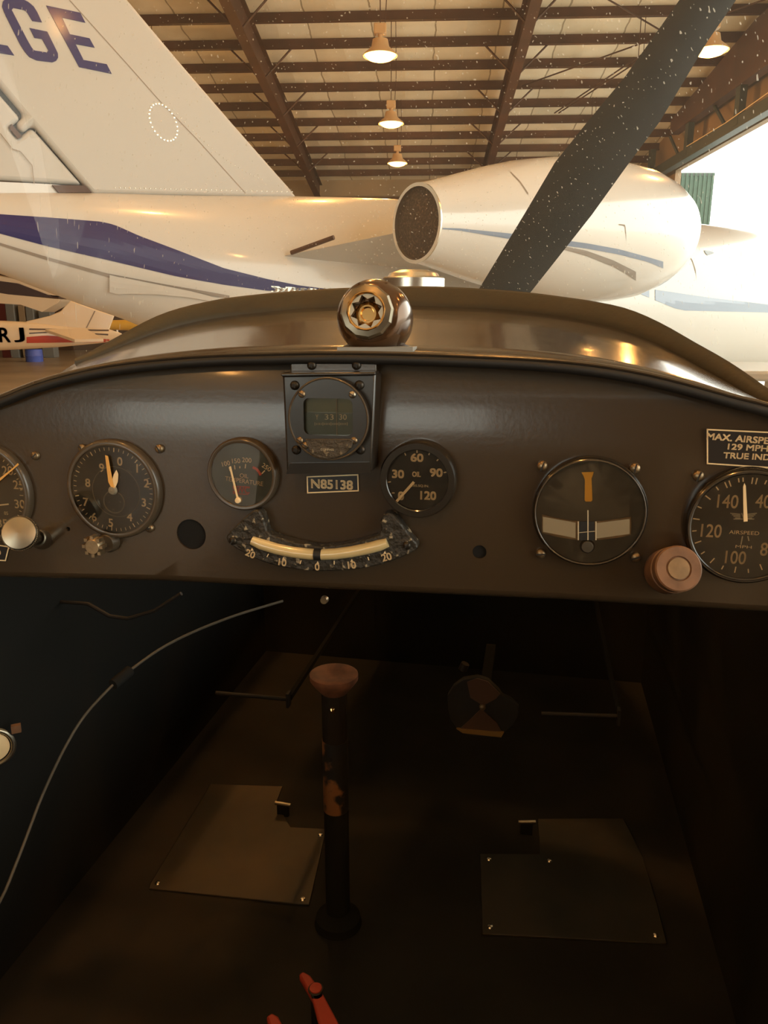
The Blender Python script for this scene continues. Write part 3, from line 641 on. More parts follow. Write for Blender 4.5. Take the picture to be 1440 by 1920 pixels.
for k in range(18): bmesh.ops.bisect_plane(bmp, geom=bmp.verts[:] + bmp.edges[:] + bmp.faces[:], plane_co=(0, 0, ZC + .005 * k), plane_no=(0, 0, 1))
for k in range(40): bmesh.ops.bisect_plane(bmp, geom=bmp.verts[:] + bmp.edges[:] + bmp.faces[:], plane_co=(-.5 + .025 * k, 0, 0), plane_no=(1, 0, 0))
for v in bmp.verts: v.co.y += pcurve(v.co.z)
bmp.verts.index_update(); g = G(); g.add([v.co[:] for v in bmp.verts], [tuple(v.index for v in f.verts) for f in bmp.faces]); bmp.free()
# rounded lower edge rolling forward and rounded upper edge
def strip(g, line, prof):
    rows = [[(x, y + pcurve(z), z + dz) for x, z in line] for y, dz in prof]
    for a, b in zip(rows, rows[1:]):
        n = len(line); vs = a + b
        g.add(vs, [(i, i + 1, n + i + 1, n + i) for i in range(n - 1)])
bot = [cxz(*p) for p in pbot]
rr = .007
strip(g, bot, [(rr - rr * math.cos(a), -rr * math.sin(a)) for a in [R(q) for q in range(0, 91, 15)]] + [(.03, -rr)])
topl = [cxz(*p) for p in ptop]
strip(g, topl, [(rr - rr * math.cos(a), rr * math.sin(a)) for a in [R(q) for q in range(0, 91, 15)]] + [(.05, rr)])
for pts, c, r in hl:
    n = len(pts); g.add([(x, 0, z) for x, z in pts] + [(x, .002, z) for x, z in pts], [(i, (i + 1) % n, n + (i + 1) % n, n + i) for i in range(n)])
bm = bmesh.new()
vv = [bm.verts.new(v) for v in g.v]
for f in g.f:
    try: bm.faces.new([vv[i] for i in f])
    except ValueError: pass
bmesh.ops.remove_doubles(bm, verts=bm.verts, dist=1e-5); bmesh.ops.recalc_face_normals(bm, faces=bm.faces)
me = bpy.data.meshes.new('instrument_panel'); bm.to_mesh(me); bm.free(); me.materials.append(M['panel']); me.shade_smooth(); me.set_sharp_from_angle(angle=R(38))
pan = bpy.data.objects.new('instrument_panel', me); COL.objects.link(pan); pan.matrix_world = CF.copy()
tag(pan, 'glossy dark brown sheet metal instrument panel carrying all the round gauges', 'panel')
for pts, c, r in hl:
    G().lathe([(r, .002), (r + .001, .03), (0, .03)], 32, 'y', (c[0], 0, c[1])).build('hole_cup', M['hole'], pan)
# small rivets along the lower edge
for px, py in ((608, 1125),):
    p = cf(px, py, .02); G().lathe([(0, .018), (.003, .018), (.0035, .022)], 12, 'y', (p.x, 0, p.z)).build('edge_rivet', M['screw'], pan)
# ------------------------------------------------------------------ gauges
def screw(par, x, z, r=.0035, y=-.004, m='screw', slot=45, cross=False):
    s_ = G().lathe([(0, y - r * .45), (r * .5, y - r * .4), (r * .85, y - r * .2), (r, y), (r, y + .004)], 16, 'y', (x, 0, z)).build('screw', M[m], par)
    g = G()
    for a in ([slot, slot + 90] if cross else [slot]):
        d = (math.cos(R(a)), math.sin(R(a))); n = (-d[1], d[0]); w = r * .14; L_2 = r * (.5 if cross else .92); yy = y - r * .47
        g.add([(x + d[0] * i * L_2 + n[0] * j * w, yy, z + d[1] * i * L_2 + n[1] * j * w) for i, j in ((-1, -1), (1, -1), (1, 1), (-1, 1))], [(0, 1, 2, 3)])
    g.build('slot', M['black'], s_)
    return s_
class Gauge:
    def __init__(s, name, label, px, py, ry, bez='bezel', rin=.86, dep=.012, dial='dial', rot=0, glass=True):
        c = cf(px, py, -dep * .5); s.c = c; s.dy = -dep * .7
        r = abs(cf(px, py - ry, -dep * .7).z - cf(px, py + ry, -dep * .7).z) / 2; s.r = r
        s.o = thing(name, label, 'gauge', CF, (c.x, 0, c.z))
        ri = r * rin
        G().lathe([(r * 1.0, .0), (r * 1.0, -dep * .6), (r * .985, -dep * .85), (r * .95, -dep), (ri + r * .02, -dep), (ri, -dep * .95), (ri, s.dy), (ri, .0)], 72).build('bezel', M[bez], s.o)
        G().lathe([(0, s.dy), (ri, s.dy)], 64).build('dial', M[dial], s.o)
        if glass: G().lathe([(0, -dep * .93), (ri, -dep * .93)], 48).build('glass', M['gglass'], s.o, smooth=0)
        s.dep = dep
    def q(s, px, py):
        p = cf(px, py, s.dy); return (p.x - s.c.x, p.z - s.c.z)
    def k(s): return abs(cf(720, 900, s.dy).z - cf(720, 901, s.dy).z)     # metres per traced pixel
    def text(s, g, body, px, py, hpx, rot=0, bold=.0, w=None, mi=0):
        x, z = s.q(px, py); g.text(body, x, z, hpx * s.k(), s.dy - .0004, rot, bold, mi, w * s.k() if w else None)
    def line(s, g, pts, wpx, mi=0, dy=.0004):
        for a, b in zip(pts, pts[1:]):
            p = Vector(s.q(*a)); q_ = Vector(s.q(*b)); d = (q_ - p).normalized(); n = Vector((-d.y, d.x)) * wpx * s.k() / 2
            g.add([(v.x, s.dy - dy, v.y) for v in (p + n, q_ + n, q_ - n, p - n)], [(0, 1, 2, 3)], mi)
    def poly(s, pts, name, m, y0=.002, th=.0006, parent=None):
        P = [s.q(*p) for p in pts]
        return G().prism(P, s.dy - y0 - th, s.dy - y0).build(name, M[m], parent or s.o)
    def scr(s, px, py, **k):
        x, z = s.q(px, py); return screw(s.o, x, z, **k)
# altimeter
A = Gauge('altimeter', 'round black altimeter with digits zero to nine and two orange hands', 213.5, 917.5, 92.5, rin=.885, dep=.007)
g = G(); RD = A.r * .885; DC = A.q(214, 917)
tilt = 7
for k in range(50):
    a = k * 7.2 + tilt; big_ = k % 5 == 0
    g.tick(a, RD * (.86 if big_ else .885), RD * .955, RD * (.022 if big_ else .013), A.dy - .0004)
for d, (px, py) in zip('0123456789', [(225, 865), (257.5, 878), (275, 906), (270, 942), (243.5, 969), (208, 980), (177, 969), (161, 941), (165, 905), (191, 877)]):
    A.text(g, d, px, py, 16.5, rot=-4, bold=.018)
g.build('dial_markings', M['cream'], A.o)
g = G(); ic = A.q(218, 922); g.torus(RD * .57, RD * .008, c=(ic[0], A.dy - .0004, ic[1]), n=4); ic2 = A.q(214.5, 941); g.torus(RD * .25, RD * .014, c=(ic2[0], A.dy - .0004, ic2[1]), n=4)
A.text(g, '2', 205, 941, 4); A.text(g, '8', 226, 941, 4); A.text(g, 'ALT', 222, 895, 5, rot=-6); A.text(g, 'FEET', 243, 884, 4, rot=-25); A.text(g, '10', 213, 955, 4)
g.build('inner_ring', M['faint'], A.o)
A.poly([(202, 852), (207, 854), (216, 903), (219, 914), (214, 913), (208, 902)], 'long_hand', 'orange', .0035)
A.poly([(221.5, 880), (225, 888), (224, 902), (218, 916), (213, 914), (214, 898), (217, 888)], 'short_hand', 'cream', .0025)
hx = A.q(214.5, 918); G().lathe([(0, -.005), (.003, -.0045), (.004, -.002)], 16, 'y', (hx[0], A.dy, hx[1])).build('hub', M['faint'], A.o)
for x, y, c_ in ((150, 842, 0), (295, 843, 0), (276.5, 992.5, 1)): A.scr(x, y, r=.0037, cross=bool(c_), slot=-60 if not c_ else 20, y=-.002)
kx = A.q(193, 1015)
g = G(); g.lathe([(.0, -.022), (.006, -.022), (.0075, -.02), (.0075, -.014), (.004, -.013), (.004, 0)], 20, 'y', (kx[0], 0, kx[1]))
for k in range(8): a = k * math.pi / 4; g.box((kx[0] + .0078 * math.cos(a), -.018, kx[1] + .0078 * math.sin(a)), (.0028, .007, .0028))
g.build('setting_knob', M['screw'], A.o)
G().lathe([(.0, -.008), (.007, -.008), (.009, -.004), (.009, 0)], 20, 'y', (kx[0] + .004, 0, kx[1] - .001)).build('knob_boss', M['bezel'], A.o)
# tachometer
Tg = Gauge('tachometer', 'black tachometer cut off by the frame edge, numbered twenty to thirty-five', -27, 922, 93, rin=.885, dep=.007)
g = G(); RD = Tg.r * .885
for k in range(31):
    a = -60 + k * 7.6
    if a < 200: g.tick(a, RD * (.87 if k % 5 == 0 else .90), RD * .96, RD * .016, Tg.dy - .0004)
for d, px, py in (('20', 14.5, 882), ('25', 35, 909), ('30', 37.5, 945), ('35', 5, 981)): Tg.text(g, d, px, py, 18, bold=.01)
Tg.line(g, [(-10, 948), (17, 945)], 3); Tg.text(g, '05', 12, 962, 7)
g.build('dial_markings', M['cream'], Tg.o)
Tg.poly([(28, 877), (38, 867), (40, 870), (-24, 925), (-28, 920)], 'hand', 'orange', .003)
Tg.scr(61, 856, r=.0037, y=-.002)
# oil temperature
O = Gauge('oil_temperature_gauge', 'small round slate grey oil temperature gauge with a red emblem', 455.5, 889, 68, rin=.87, dial='dial_grey', dep=.0075)
g = G()
O.text(g, '100', 424, 869, 9, rot=14); O.text(g, '150', 443, 864, 9, rot=4); O.text(g, '200', 463, 862.5, 9, rot=-3); O.text(g, '250', 500, 876, 9, rot=-32)
for a, b in (((430, 876), (432, 883)), ((440, 872), (441, 880)), ((450, 874), (450, 878)), ((461, 870), (460, 878)), ((497, 882), (491, 888))): O.line(g, [a, b], 2)
O.text(g, 'OIL', 458, 892, 8, rot=-4, bold=.01); O.text(g, 'TEMPERATURE', 458, 902, 8.5, rot=-6, w=76, bold=.01)
g.build('dial_markings', M['cream'], O.o)
g = G(); O.line(g, [(474, 876), (481, 879), (487, 886), (489, 891)], 5); O.text(g, 'SWC', 452.5, 918, 13, rot=-2, w=33, bold=.02); O.line(g, [(437, 911), (469, 913)], 1.5); O.line(g, [(437, 925), (466, 927)], 1.5)
g.build('red_markings', M['redmark'], O.o)
O.poly([(432, 874), (435, 873), (449.5, 934), (446.5, 936)], 'needle', 'cream', .002)
hx = O.q(448, 937); G().lathe([(0, -.004), (.002, -.0038), (.0028, 0)], 16, 'y', (hx[0], O.dy, hx[1])).build('needle_pivot', M['cream'], O.o)
# oil pressure
OP = Gauge('oil_pressure_gauge', 'small round black oil pressure gauge reading zero to one hundred twenty', 784.5, 898, 72, rin=.78, bez='bezel_black', dep=.014)
g = G()
for b, px, py, h, w in (('60', 782, 858, 14, 22), ('30', 746.5, 888.5, 14.5, 21), ('90', 818, 886, 14.5, 22), ('120', 803, 929, 15, 28), ('0', 752, 929.5, 15, 10)): OP.text(g, b, px, py, h, bold=.035, w=w)
OP.text(g, 'OIL', 781, 889, 9, bold=.03, w=15); OP.text(g, 'LBS.SQ.IN.', 788, 911, 5, w=32)
for a, b in (((782, 844), (782, 849)), ((759, 849), (761, 854)), ((806, 848), (804, 853)), ((823, 860), (819, 864)), ((735, 924), (740, 924)), ((837, 885), (832, 886)), ((744, 940), (740, 943)), ((728, 904), (733, 903))): OP.line(g, [a, b], 2)
g.build('dial_markings', M['cream'], OP.o)
OP.poly([(743, 937), (775, 901), (779, 904), (746, 941)], 'needle', 'cream', .002)
G().torus(OP.r * .80, OP.r * .018, c=(0, -.0125, 0)).build('trim_ring', M['brass'], OP.o)
# turn indicator
TB = Gauge('turn_indicator', 'large round taupe turn indicator with amber needle and curved level tube', 1105, 959.5, 103, rin=.93, dial='dial_brown', dep=.009, bez='bezel_black')
G().torus(TB.r * .945, TB.r * .012, c=(0, -.009, 0)).build('trim_ring', M['bezel'], TB.o)
TB.poly([(1090, 885), (1113, 884), (1111, 891), (1109, 896), (1110.5, 937), (1108, 939.5), (1098, 939.5), (1096, 937), (1096.5, 899), (1094, 892)], 'turn_needle', 'yellow', .001)
up = [(1016, 964), (1040, 970), (1070, 975), (1099, 977), (1130, 976), (1160, 972), (1183, 968)]
dn = [(1183, 1002), (1160, 1007), (1130, 1011), (1099, 1012), (1070, 1010), (1040, 1005), (1016, 998)]
TB.poly(up + dn, 'level_tube', 'knobcentre', .0008)
def band(x0, x1, a, b): return [(x0, interp(up, x0) + a), (x1, interp(up, x1) + a), (x1, interp(sorted(dn), x1) - b), (x0, interp(sorted(dn), x0) - b)]
TB.poly(band(1018, 1079, 3, 3), 'tube_liquid', 'tbtube', .0015); TB.poly(band(1117, 1180, 3, 3), 'tube_liquid', 'tbtube', .0015)
TB.poly(band(1086, 1114, 0, 0), 'level_ball', 'black', .0018)
g = G(); TB.line(g, [(1084, 976), (1084, 1011)], 2, dy=.0026); TB.line(g, [(1117, 976), (1117, 1011)], 2, dy=.0026); TB.line(g, [(1102, 955), (1102, 1011)], 2, dy=.0026); TB.line(g, [(1085, 997), (1118, 994)], 1, dy=.0026)
g.build('centre_marks', M['cream2'], TB.o)
hx = TB.q(1101, 1024); G().lathe([(0, -.003), (.004, -.0028), (.0055, 0)], 20, 'y', (hx[0], TB.dy, hx[1])).build('lower_boss', M['dial'], TB.o)
for x, y, s_ in ((1017, 876, 70), (1192, 880, 80), (1014, 1041, 5), (1193, 1048, 20)): TB.scr(x, y, r=.0038, slot=s_, y=-.003)
# airspeed
AS = Gauge('airspeed_indicator', 'large black airspeed indicator below the airspeed placard, cut off by the frame edge', 1400, 986, 109, rin=.90, bez='bezel_black', dep=.010)
g = G(); RD = AS.r * .9; c_ = AS.q(1396, 986)
for k in range(36):
    a = k * 15.2 - 28 + 0
    g.tick(a, RD * (.80 if k % 2 == 0 else .84), RD * .92, RD * .022, AS.dy - .0004, c=c_)
for b, px, py in (('140', 1364.5, 940), ('40', 1431, 940), ('120', 1333.5, 995), ('100', 1379, 1045), ('80', 1440, 1030), ('60', 1462, 985)): AS.text(g, b, px, py, 23, bold=.008, w=12.0 * len(b) - (3 if len(b) == 3 else 0))
AS.text(g, 'AIRSPEED', 1395, 998.5, 6.5, w=48); AS.text(g, 'MPH', 1394, 1025, 5, w=26)
g.build('dial_markings', M['cream'], AS.o)
g = G()
for q in (0, 3, 6, 9): AS.line(g, [(1369 + q, 962 + q), (1388, 964 + q * .8)], 1.4); AS.line(g, [(1419 - q, 962 + q), (1400, 964 + q * .8)], 1.4)
AS.line(g, [(1375, 973), (1395, 973), (1414, 973)], 1.5); AS.text(g, 'V', 1394, 967, 9, bold=.02); AS.line(g, [(1392, 1005), (1389, 1021)], 2); AS.line(g, [(1402, 1005), (1404, 1014)], 2)
g.build('wing_emblem', M['cream2'], AS.o)
AS.poly([(1393.5, 904), (1396, 909), (1399.5, 975), (1392, 976), (1391, 911)], 'pointer', 'cream', .003)
AS.scr(1312, 895, r=.0040, slot=70, y=-.003)
# ------------------------------------------------------------------ placards
def placard(name, label, corners, lines, th=.0012):
    c = cf(*corners[0]); o = thing(name, label, 'placard', CF, (c.x, 0, c.z))
    P = [(lambda p: (p.x - c.x, p.z - c.z))(cf(*q, -th)) for q in corners]
    G().prism(P, -th, 0).build('backing', M['placard'], o)
    g = G(); mx = sum(p[0] for p in P) / 4; mz = sum(p[1] for p in P) / 4; k = abs(cf(720, 900).z - cf(720, 901).z)
    for i in range(4):
        a = Vector(P[i]); b = Vector(P[(i + 1) % 4]); m_ = Vector((mx, mz)); w = k * 2.2
        d = (b - a).normalized(); n = Vector((-d.y, d.x)); n = n if n.dot(m_ - a) > 0 else -n
        g.prism([tuple(a), tuple(b), tuple(b + n * w), tuple(a + n * w)], -th - .0004, -th)
    g.build('border', M['cream'], o)
    g = G()
    for body, px, py, h, w, rot in lines:
        p = cf(px, py, -th); g.text(body, p.x - c.x, p.z - c.z, h * k, -th - .0005, rot, .03, 0, w * k if w else None)
    g.build('lettering', M['cream'], o); return o
placard('registration_placard', 'small black placard reading N85138 under the compass', [(575, 893), (672, 889), (673, 921), (576, 925)], [('N85138', 622.5, 908, 16.5, 79, 0)])
placard('airspeed_placard', 'black placard with maximum airspeed text above the airspeed indicator', [(1325, 804), (1475, 811), (1475, 880), (1325, 870)],
        [('MAX. AIRSPEED', 1396, 823, 10.5, 118, -3), ('129 MPH', 1402, 839, 9.5, 62, -1.5), ('TRUE IND.', 1402, 855.5, 9.5, 76, -1)])
placard('control_placard', 'slanted black placard ending in the letter D below the silver knob', [(-60, 1012), (18, 1024.5), (11, 1052), (-66, 1048)], [('COLD', -22, 1034, 13, 60, 0)])
# ------------------------------------------------------------------ compass
BD = .022
c = cf(617, 790, 0); cp = thing('magnetic_compass', 'square black magnetic compass unit with round face and green card window', 'compass', CF, (c.x, 0, c.z))
def cq(px, py, y=-BD): p = cf(px, py, y); return (p.x - c.x, p.z - c.z)
G().prism([cq(529, 703), (cq(705, 700)), cq(697, 886), cq(537, 888)], -BD, 0).build('housing', M['boxblk'], cp, bevel=.0018)
G().prism([cq(545, 680, -.004), cq(706, 680, -.004), cq(706, 702, -.004), cq(545, 702, -.004)], -.005, .0).build('mounting_bracket', M['panel'], cp, bevel=.001)
G().prism([cq(527, 699), cq(706, 697), cq(705, 703), (cq(530, 706))], -BD - .003, -BD + .012).build('top_lip', M['boxblk'], cp, bevel=.001)
G().prism([cq(545, 868), cq(694, 866), cq(696, 886), (cq(538, 888))], -BD - .0015, -BD).build('lower_tape', M['bezel_black'], cp)
fc = cq(616.5, 785.5, -BD - .006); FR = abs(cq(616, 711)[1] - cq(616, 861)[1]) / 2
# face ring with window opening
def rrect(x0, x1, z0, z1, r, n=5):
    P = []
    for cx_, cz_, a0 in ((x1 - r, z1 - r, 0), (x0 + r, z1 - r, 90), (x0 + r, z0 + r, 180), (x1 - r, z0 + r, 270)):
        P += [(cx_ + r * math.cos(R(a0 + 90 * k / n)), cz_ + r * math.sin(R(a0 + 90 * k / n))) for k in range(n + 1)]
    return P
w0, w1 = cq(570, 815, -BD - .008), cq(661, 748, -BD - .008)
win = rrect(w0[0], w1[0], w0[1], w1[1], .0045)
cir = [(fc[0] + FR * math.cos(2 * math.pi * k / 64), fc[1] + FR * math.sin(2 * math.pi * k / 64)) for k in range(64)]
lp = [[Vector((x, z, 0)) for x, z in cir], [Vector((x, z, 0)) for x, z in win[::-1]]]
tr = tessellate_polygon(lp); fl_ = [v for l in lp for v in l]
yf = -BD - .008; g = G(); g.add([(v.x, yf, v.y) for v in fl_], tr)
n = 64; g.add([(x, yf, z) for x, z in cir] + [(x, -BD, z) for x, z in cir], [(i, (i + 1) % n, n + (i + 1) % n, n + i) for i in range(n)])
n = len(win); g.add([(x, yf, z) for x, z in win] + [(x, yf + .006, z) for x, z in win], [(i, (i + 1) % n, n + (i + 1) % n, n + i) for i in range(n)])
face = g.build('round_face', M['boxblk'], cp)
G().torus(FR, .0008, c=(fc[0], yf, fc[1]), seg=64).build('face_edge', M['bezel'], face)
G().prism(rrect(w0[0] - .001, w1[0] + .001, w0[1] - .001, w1[1] + .001, .0045), yf + .0045, yf + .006).build('compass_bowl', M['compglass'], cp)
zb = cq(616, 775, yf)[1]
G().prism([(w0[0], w0[1]), (w1[0], w0[1]), (w1[0], zb), (w0[0], zb)], yf + .0035, yf + .0044).build('compass_card', M['compglass2'], cp)
g = G(); k_ = abs(cf(720, 900, yf).z - cf(720, 901, yf).z)
for b, px, w in (('Y', 592, 6), ('33', 615, 17), ('30', 641, 14)):
    p = cq(px, 783, yf); g.text(b, p[0], p[1], 10 * k_, yf + .0032, 0, .0, 0, w * k_)
for i in range(21):
    p = cq(588 + i * 3.05, 796, yf); h = (6 if i % 5 == 0 else 3.5) * k_
    g.add([(p[0] - k_ * .5, yf + .0032, p[1] - h / 2), (p[0] + k_ * .5, yf + .0032, p[1] - h / 2), (p[0] + k_ * .5, yf + .0032, p[1] + h / 2), (p[0] - k_ * .5, yf + .0032, p[1] + h / 2)], [(0, 1, 2, 3)])
g.build('card_figures', M['cream2'], cp)
p = cq(617, 0, yf); g = G(); g.add([(p[0] - .0003, yf + .003, w0[1]), (p[0] + .0003, yf + .003, w0[1]), (p[0] + .0003, yf + .003, w1[1]), (p[0] - .0003, yf + .003, w1[1])], [(0, 1, 2, 3)]); g.build('lubber_line', M['faint'], cp)
G().prism(rrect(w0[0] - .001, w1[0] + .001, w0[1] - .001, w1[1] + .001, .0045), yf + .001, yf + .0014).build('window_glass', M['gglass'], cp)
bp_ = [cq(*q_, yf - .001) for q_ in [(572, 823), (663, 823), (660, 838), (648, 850), (632, 858), (614, 861), (598, 858), (582, 850), (578, 838)]]
badge = G().prism(bp_, yf - .0018, yf).build('badge_plate', M['badge'], cp, bevel=.0005)
p = cq(615, 842, yf); g = G(); g.text('COMPASS', p[0], p[1], 4 * k_, yf - .0021, 0, 0); g.build('badge_lettering', M['cream2'], badge)
for x, y in ((553, 722.5), (674, 722), (556, 843.5), (676, 843)):
    p = cq(x, y); screw(cp, p[0], p[1], .0035, -BD - .001, 'screwdark', 20, True)
for x, y, m_ in ((566, 739, 'screw'), (661, 740, 'nickel'), (562.5, 826, 'screw'), (664, 826, 'screw'), (573, 835, 'screw'), (652, 835, 'screw')):
    p = cq(x, y, yf); screw(cp, p[0], p[1], .0027, yf - .0005, m_, -30)
for x, y in ((584, 685), (668, 685)):
    p = cq(x, y, -.006); screw(cp, p[0], p[1], .0035, -.006, 'screwdark', 20, True)
# ------------------------------------------------------------------ slip indicator
ID = .012
c2 = cf(603, 1030, 0); sl = thing('slip_indicator', 'curved worn black inclinometer with yellowed liquid tube, numbered twenty to twenty', 'indicator', CF, (c2.x, 0, c2.z))
def sq(px, py, y=-ID): p = cf(px, py, y); return (p.x - c2.x, p.z - c2.z)
out_ = [(425, 1014), (424, 1006), (432, 996), (450, 978), (468, 962), (476, 957), (485, 958), (491, 965), (496, 980), (500, 996), (508, 1003), (530, 1011), (560, 1019), (590, 1024), (603, 1025), (630, 1023), (660, 1018), (690, 1010), (711, 1003), (714, 992), (713, 975), (719, 965), (728, 962), (738, 965), (752, 982), (770, 1006), (782, 1020), (783, 1028), (776, 1034), (750, 1047), (715, 1059), (675, 1067), (640, 1070.5), (600, 1071.5), (560, 1069), (520, 1062), (490, 1053), (455, 1036), (432, 1022)]
body = G().prism([sq(*p) for p in out_], -ID, 0).build('casting', M['speck'], sl, bevel=.0012)
tc_ = [(473, 1013), (490, 1020), (520, 1029), (550, 1035), (580, 1038.5), (600, 1039.5), (630, 1038), (660, 1034), (690, 1028), (712, 1022), (727, 1017)]
P3 = [(lambda p: (p[0], -ID - .0005, p[1]))(sq(x, y)) for x, y in tc_]; rt = 10.3 * abs(sq(600, 1030)[1] - sq(600, 1031)[1])
G().tube(P3, [rt * .8] + [rt] * (len(P3) - 2) + [rt * .8], 16).build('liquid_tube', M['tube'], sl)
bb = [P3[5][0] - rt * .95, P3[5][0] + rt * .35]
G().tube([(bb[0], P3[5][1], P3[5][2]), (bb[1], P3[5][1], P3[5][2])], rt * 1.08, 16).build('ball', M['black'], sl)
g = G(); kk = abs(sq(600, 1030)[1] - sq(600, 1031)[1]); yy = -ID - .0006
for b, px, py, rot in (('20', 470, 1038, -22), ('10', 530, 1054, -8), ('0', 595, 1062.5, 0), ('10', 660, 1059, 6), ('20', 725, 1044, 18)):
    p = sq(px, py); g.text(b, p[0], p[1], 13 * kk, yy, rot, .02)
def tri(px, py):
    a = sq(px, py - 3.5); b_ = sq(px - 3, py + 2); d = sq(px + 3, py + 2); g.add([(a[0], yy, a[1]), (b_[0], yy, b_[1]), (d[0], yy, d[1])], [(0, 1, 2)])
for px, py in ((473, 1030), (532, 1047), (596, 1055), (660, 1051), (722, 1036)): tri(px, py)
for (a, b_) in (((504, 1038), (501, 1044)), ((565, 1050), (563, 1057)), ((627, 1051), (627, 1058)), ((690, 1044), (692, 1050))):
    p, q_ = Vector(sq(*a)), Vector(sq(*b_)); g.add([(p.x - kk, yy, p.y), (p.x + kk, yy, p.y), (q_.x + kk, yy, q_.y), (q_.x - kk, yy, q_.y)], [(0, 1, 2, 3)])
g.build('scale_markings', M['cream'], body)
for x, y in ((437, 1014), (763, 1023)):
    p = sq(x, y); screw(sl, p[0], p[1], .0032, -ID - .0005, 'screwdark', 50)
# ------------------------------------------------------------------ knobs
c3 = cf(80, 1012, 0); kn = thing('silver_knob', 'shiny silver knurled push-pull knob in front of the tachometer', 'knob', CF, (c3.x, 0, c3.z))
tip = cf(38, 1000, -.055) - Vector((c3.x, 0, c3.z)); ax = (tip).normalized()
def along(prof, name, m, par, seg=40, base=Vector((0, 0, 0)), a=ax):
    q_ = Vector((0, 0, 1)).rotation_difference(a).to_matrix().to_4x4(); g = G().lathe(prof, seg, 'z'); g.v = [tuple(base + (q_ @ Vector(v))) for v in g.v]; return g.build(name, M[m], par)
Lk = tip.length
along([(0, 0), (.0085, 0), (.0085, .006), (.0075, .008), (.0075, .018), (.0065, .019), (.0035, .012), (0, .012)], 'collar', 'nickel', kn)
along([(.0038, .005), (.0038, Lk - .004)], 'shaft', 'nickel', kn)
g_ = along([(0, Lk - .006), (.0105, Lk - .006), (.0135, Lk - .004), (.0135, Lk + .002), (.0125, Lk + .004), (.007, Lk + .0055), (0, Lk + .006)], 'knob_head', 'nickel', kn)
q_ = Vector((0, 0, 1)).rotation_difference(ax).to_matrix().to_4x4(); g = G()
for k in range(60):
    a = 2 * math.pi * k / 60; g.box((.0136 * math.cos(a), .0136 * math.sin(a), Lk - .001), (.0005, .0005, .0056))
g.v = [tuple(q_ @ Vector(v)) for v in g.v]; g.build('knurling', M['nickel'], g_)
c4 = cf(1248, 1072, 0); kb = thing('brown_knob', 'round faded brown knob sticking out beside the airspeed indicator', 'knob', CF, (c4.x, 0, c4.z))
tip2 = cf(1273, 1066, -.026) - Vector((c4.x, 0, c4.z)); ax2 = tip2.normalized(); L2 = tip2.length
along([(0, 0), (.016, 0), (.0168, .003), (.0168, L2 - .010), (.0155, L2 - .009), (0, L2 - .009)], 'knob_skirt', 'knobbrown', kb, a=ax2)
kh = along([(0, L2 - .010), (.0155, L2 - .010), (.0165, L2 - .008), (.0165, L2 - .001), (.0155, L2), (.009, L2), (.0085, L2 - .001), (0, L2 - .001)], 'knob_head', 'knobbrown', kb, a=ax2)
along([(0, L2 - .001), (.0076, L2 - .001), (.0076, L2 + .0002), (0, L2 + .0004)], 'knob_insert', 'knobcentre', kb, a=ax2)
# ------------------------------------------------------------------ deck, seal, windshield, nose
lip = [(-190, 832), (-120, 790), (-60, 764), (0, 742), (60, 718), (120, 700), (200, 683), (300, 671), (400, 664), (500, 661), (600, 659), (720, 660), (850, 664), (1000, 671), (1100, 680), (1200, 696), (1300, 720), (1380, 742), (1440, 757), (1520, 788), (1600, 830), (1640, 856)]
def LY(px):
    s = min(1, abs(px - 740) / (720. if px > 740 else 640.)); return .27 - .255 * s ** 2.4
rin_ = [(100, 694), (170, 672), (250, 640), (330, 612), (420, 594), (500, 585), (560, 579), (620, 576), (700, 573), (770, 573), (900, 578), (980, 584), (1060, 594), (1120, 606), (1180, 623), (1240, 648), (1300, 680), (1350, 708), (1400, 738), (1460, 775)]
rout = [(100, 690), (140, 674), (200, 642), (300, 590), (400, 563), (500, 550), (560, 545), (640, 540), (740, 537), (820, 537), (900, 541), (980, 547), (1060, 557), (1120, 566), (1180, 580), (1240, 606), (1300, 640), (1370, 680), (1440, 728), (1500, 770)]
N_ = 60; LI = []; RI = []; RO = []
for i in range(N_ + 1):
    px = 140 + (1455 - 140) * i / N_
    # lip station spreads to the full width
    pl_ = px + (px - 740) * .06
    LI.append(cf(pl_, smoothstep_interp(lip, pl_), -.006))
    RI.append(cf(px, smoothstep_interp(rin_, px), LY(px)))
    RO.append(cf(px, smoothstep_interp(rout, px), LY(px) + .022))
g = G(); rows = []
for s in [k / 8 for k in range(9)]:
    rows.append([LI[i].lerp(RI[i], s) + Vector((0, 0, .0 * s)) for i in range(N_ + 1)])
for a, b in zip(rows, rows[1:]):
    g.add(a + b, [(i, i + 1, N_ + 1 + i + 1, N_ + 1 + i) for i in range(N_)])
bm = bmesh.new(); vv = [bm.verts.new(v) for v in g.v]
for f in g.f: bm.faces.new([vv[i] for i in f])
bmesh.ops.remove_doubles(bm, verts=bm.verts, dist=1e-5); bmesh.ops.recalc_face_normals(bm, faces=bm.faces)
me = bpy.data.meshes.new('glare_deck'); bm.to_mesh(me); bm.free(); me.materials.append(M['deck']); me.shade_smooth()
deck = bpy.data.objects.new('glare_deck', me); COL.objects.link(deck); deck.matrix_world = CF.copy()
so = deck.modifiers.new('thickness', 'SOLIDIFY'); so.thickness = .0015; so.offset = -1
tag(deck, 'shiny dark metal deck arching between the panel top and the windshield base', 'cowl deck')
# lip: rolled metal bead and black rubber underneath
lipP = [cf(px, smoothstep_interp(lip, px), -.006) for px in range(-185, 1641, 25)]
G().tube([p + Vector((0, .0, -.0006)) for p in lipP], .0016, 8).build('rolled_edge', M['deck'], deck)
G().tube([p + Vector((0, .002, -.0052)) for p in lipP], .0042, 10).build('edge_rubber', M['black'], deck)
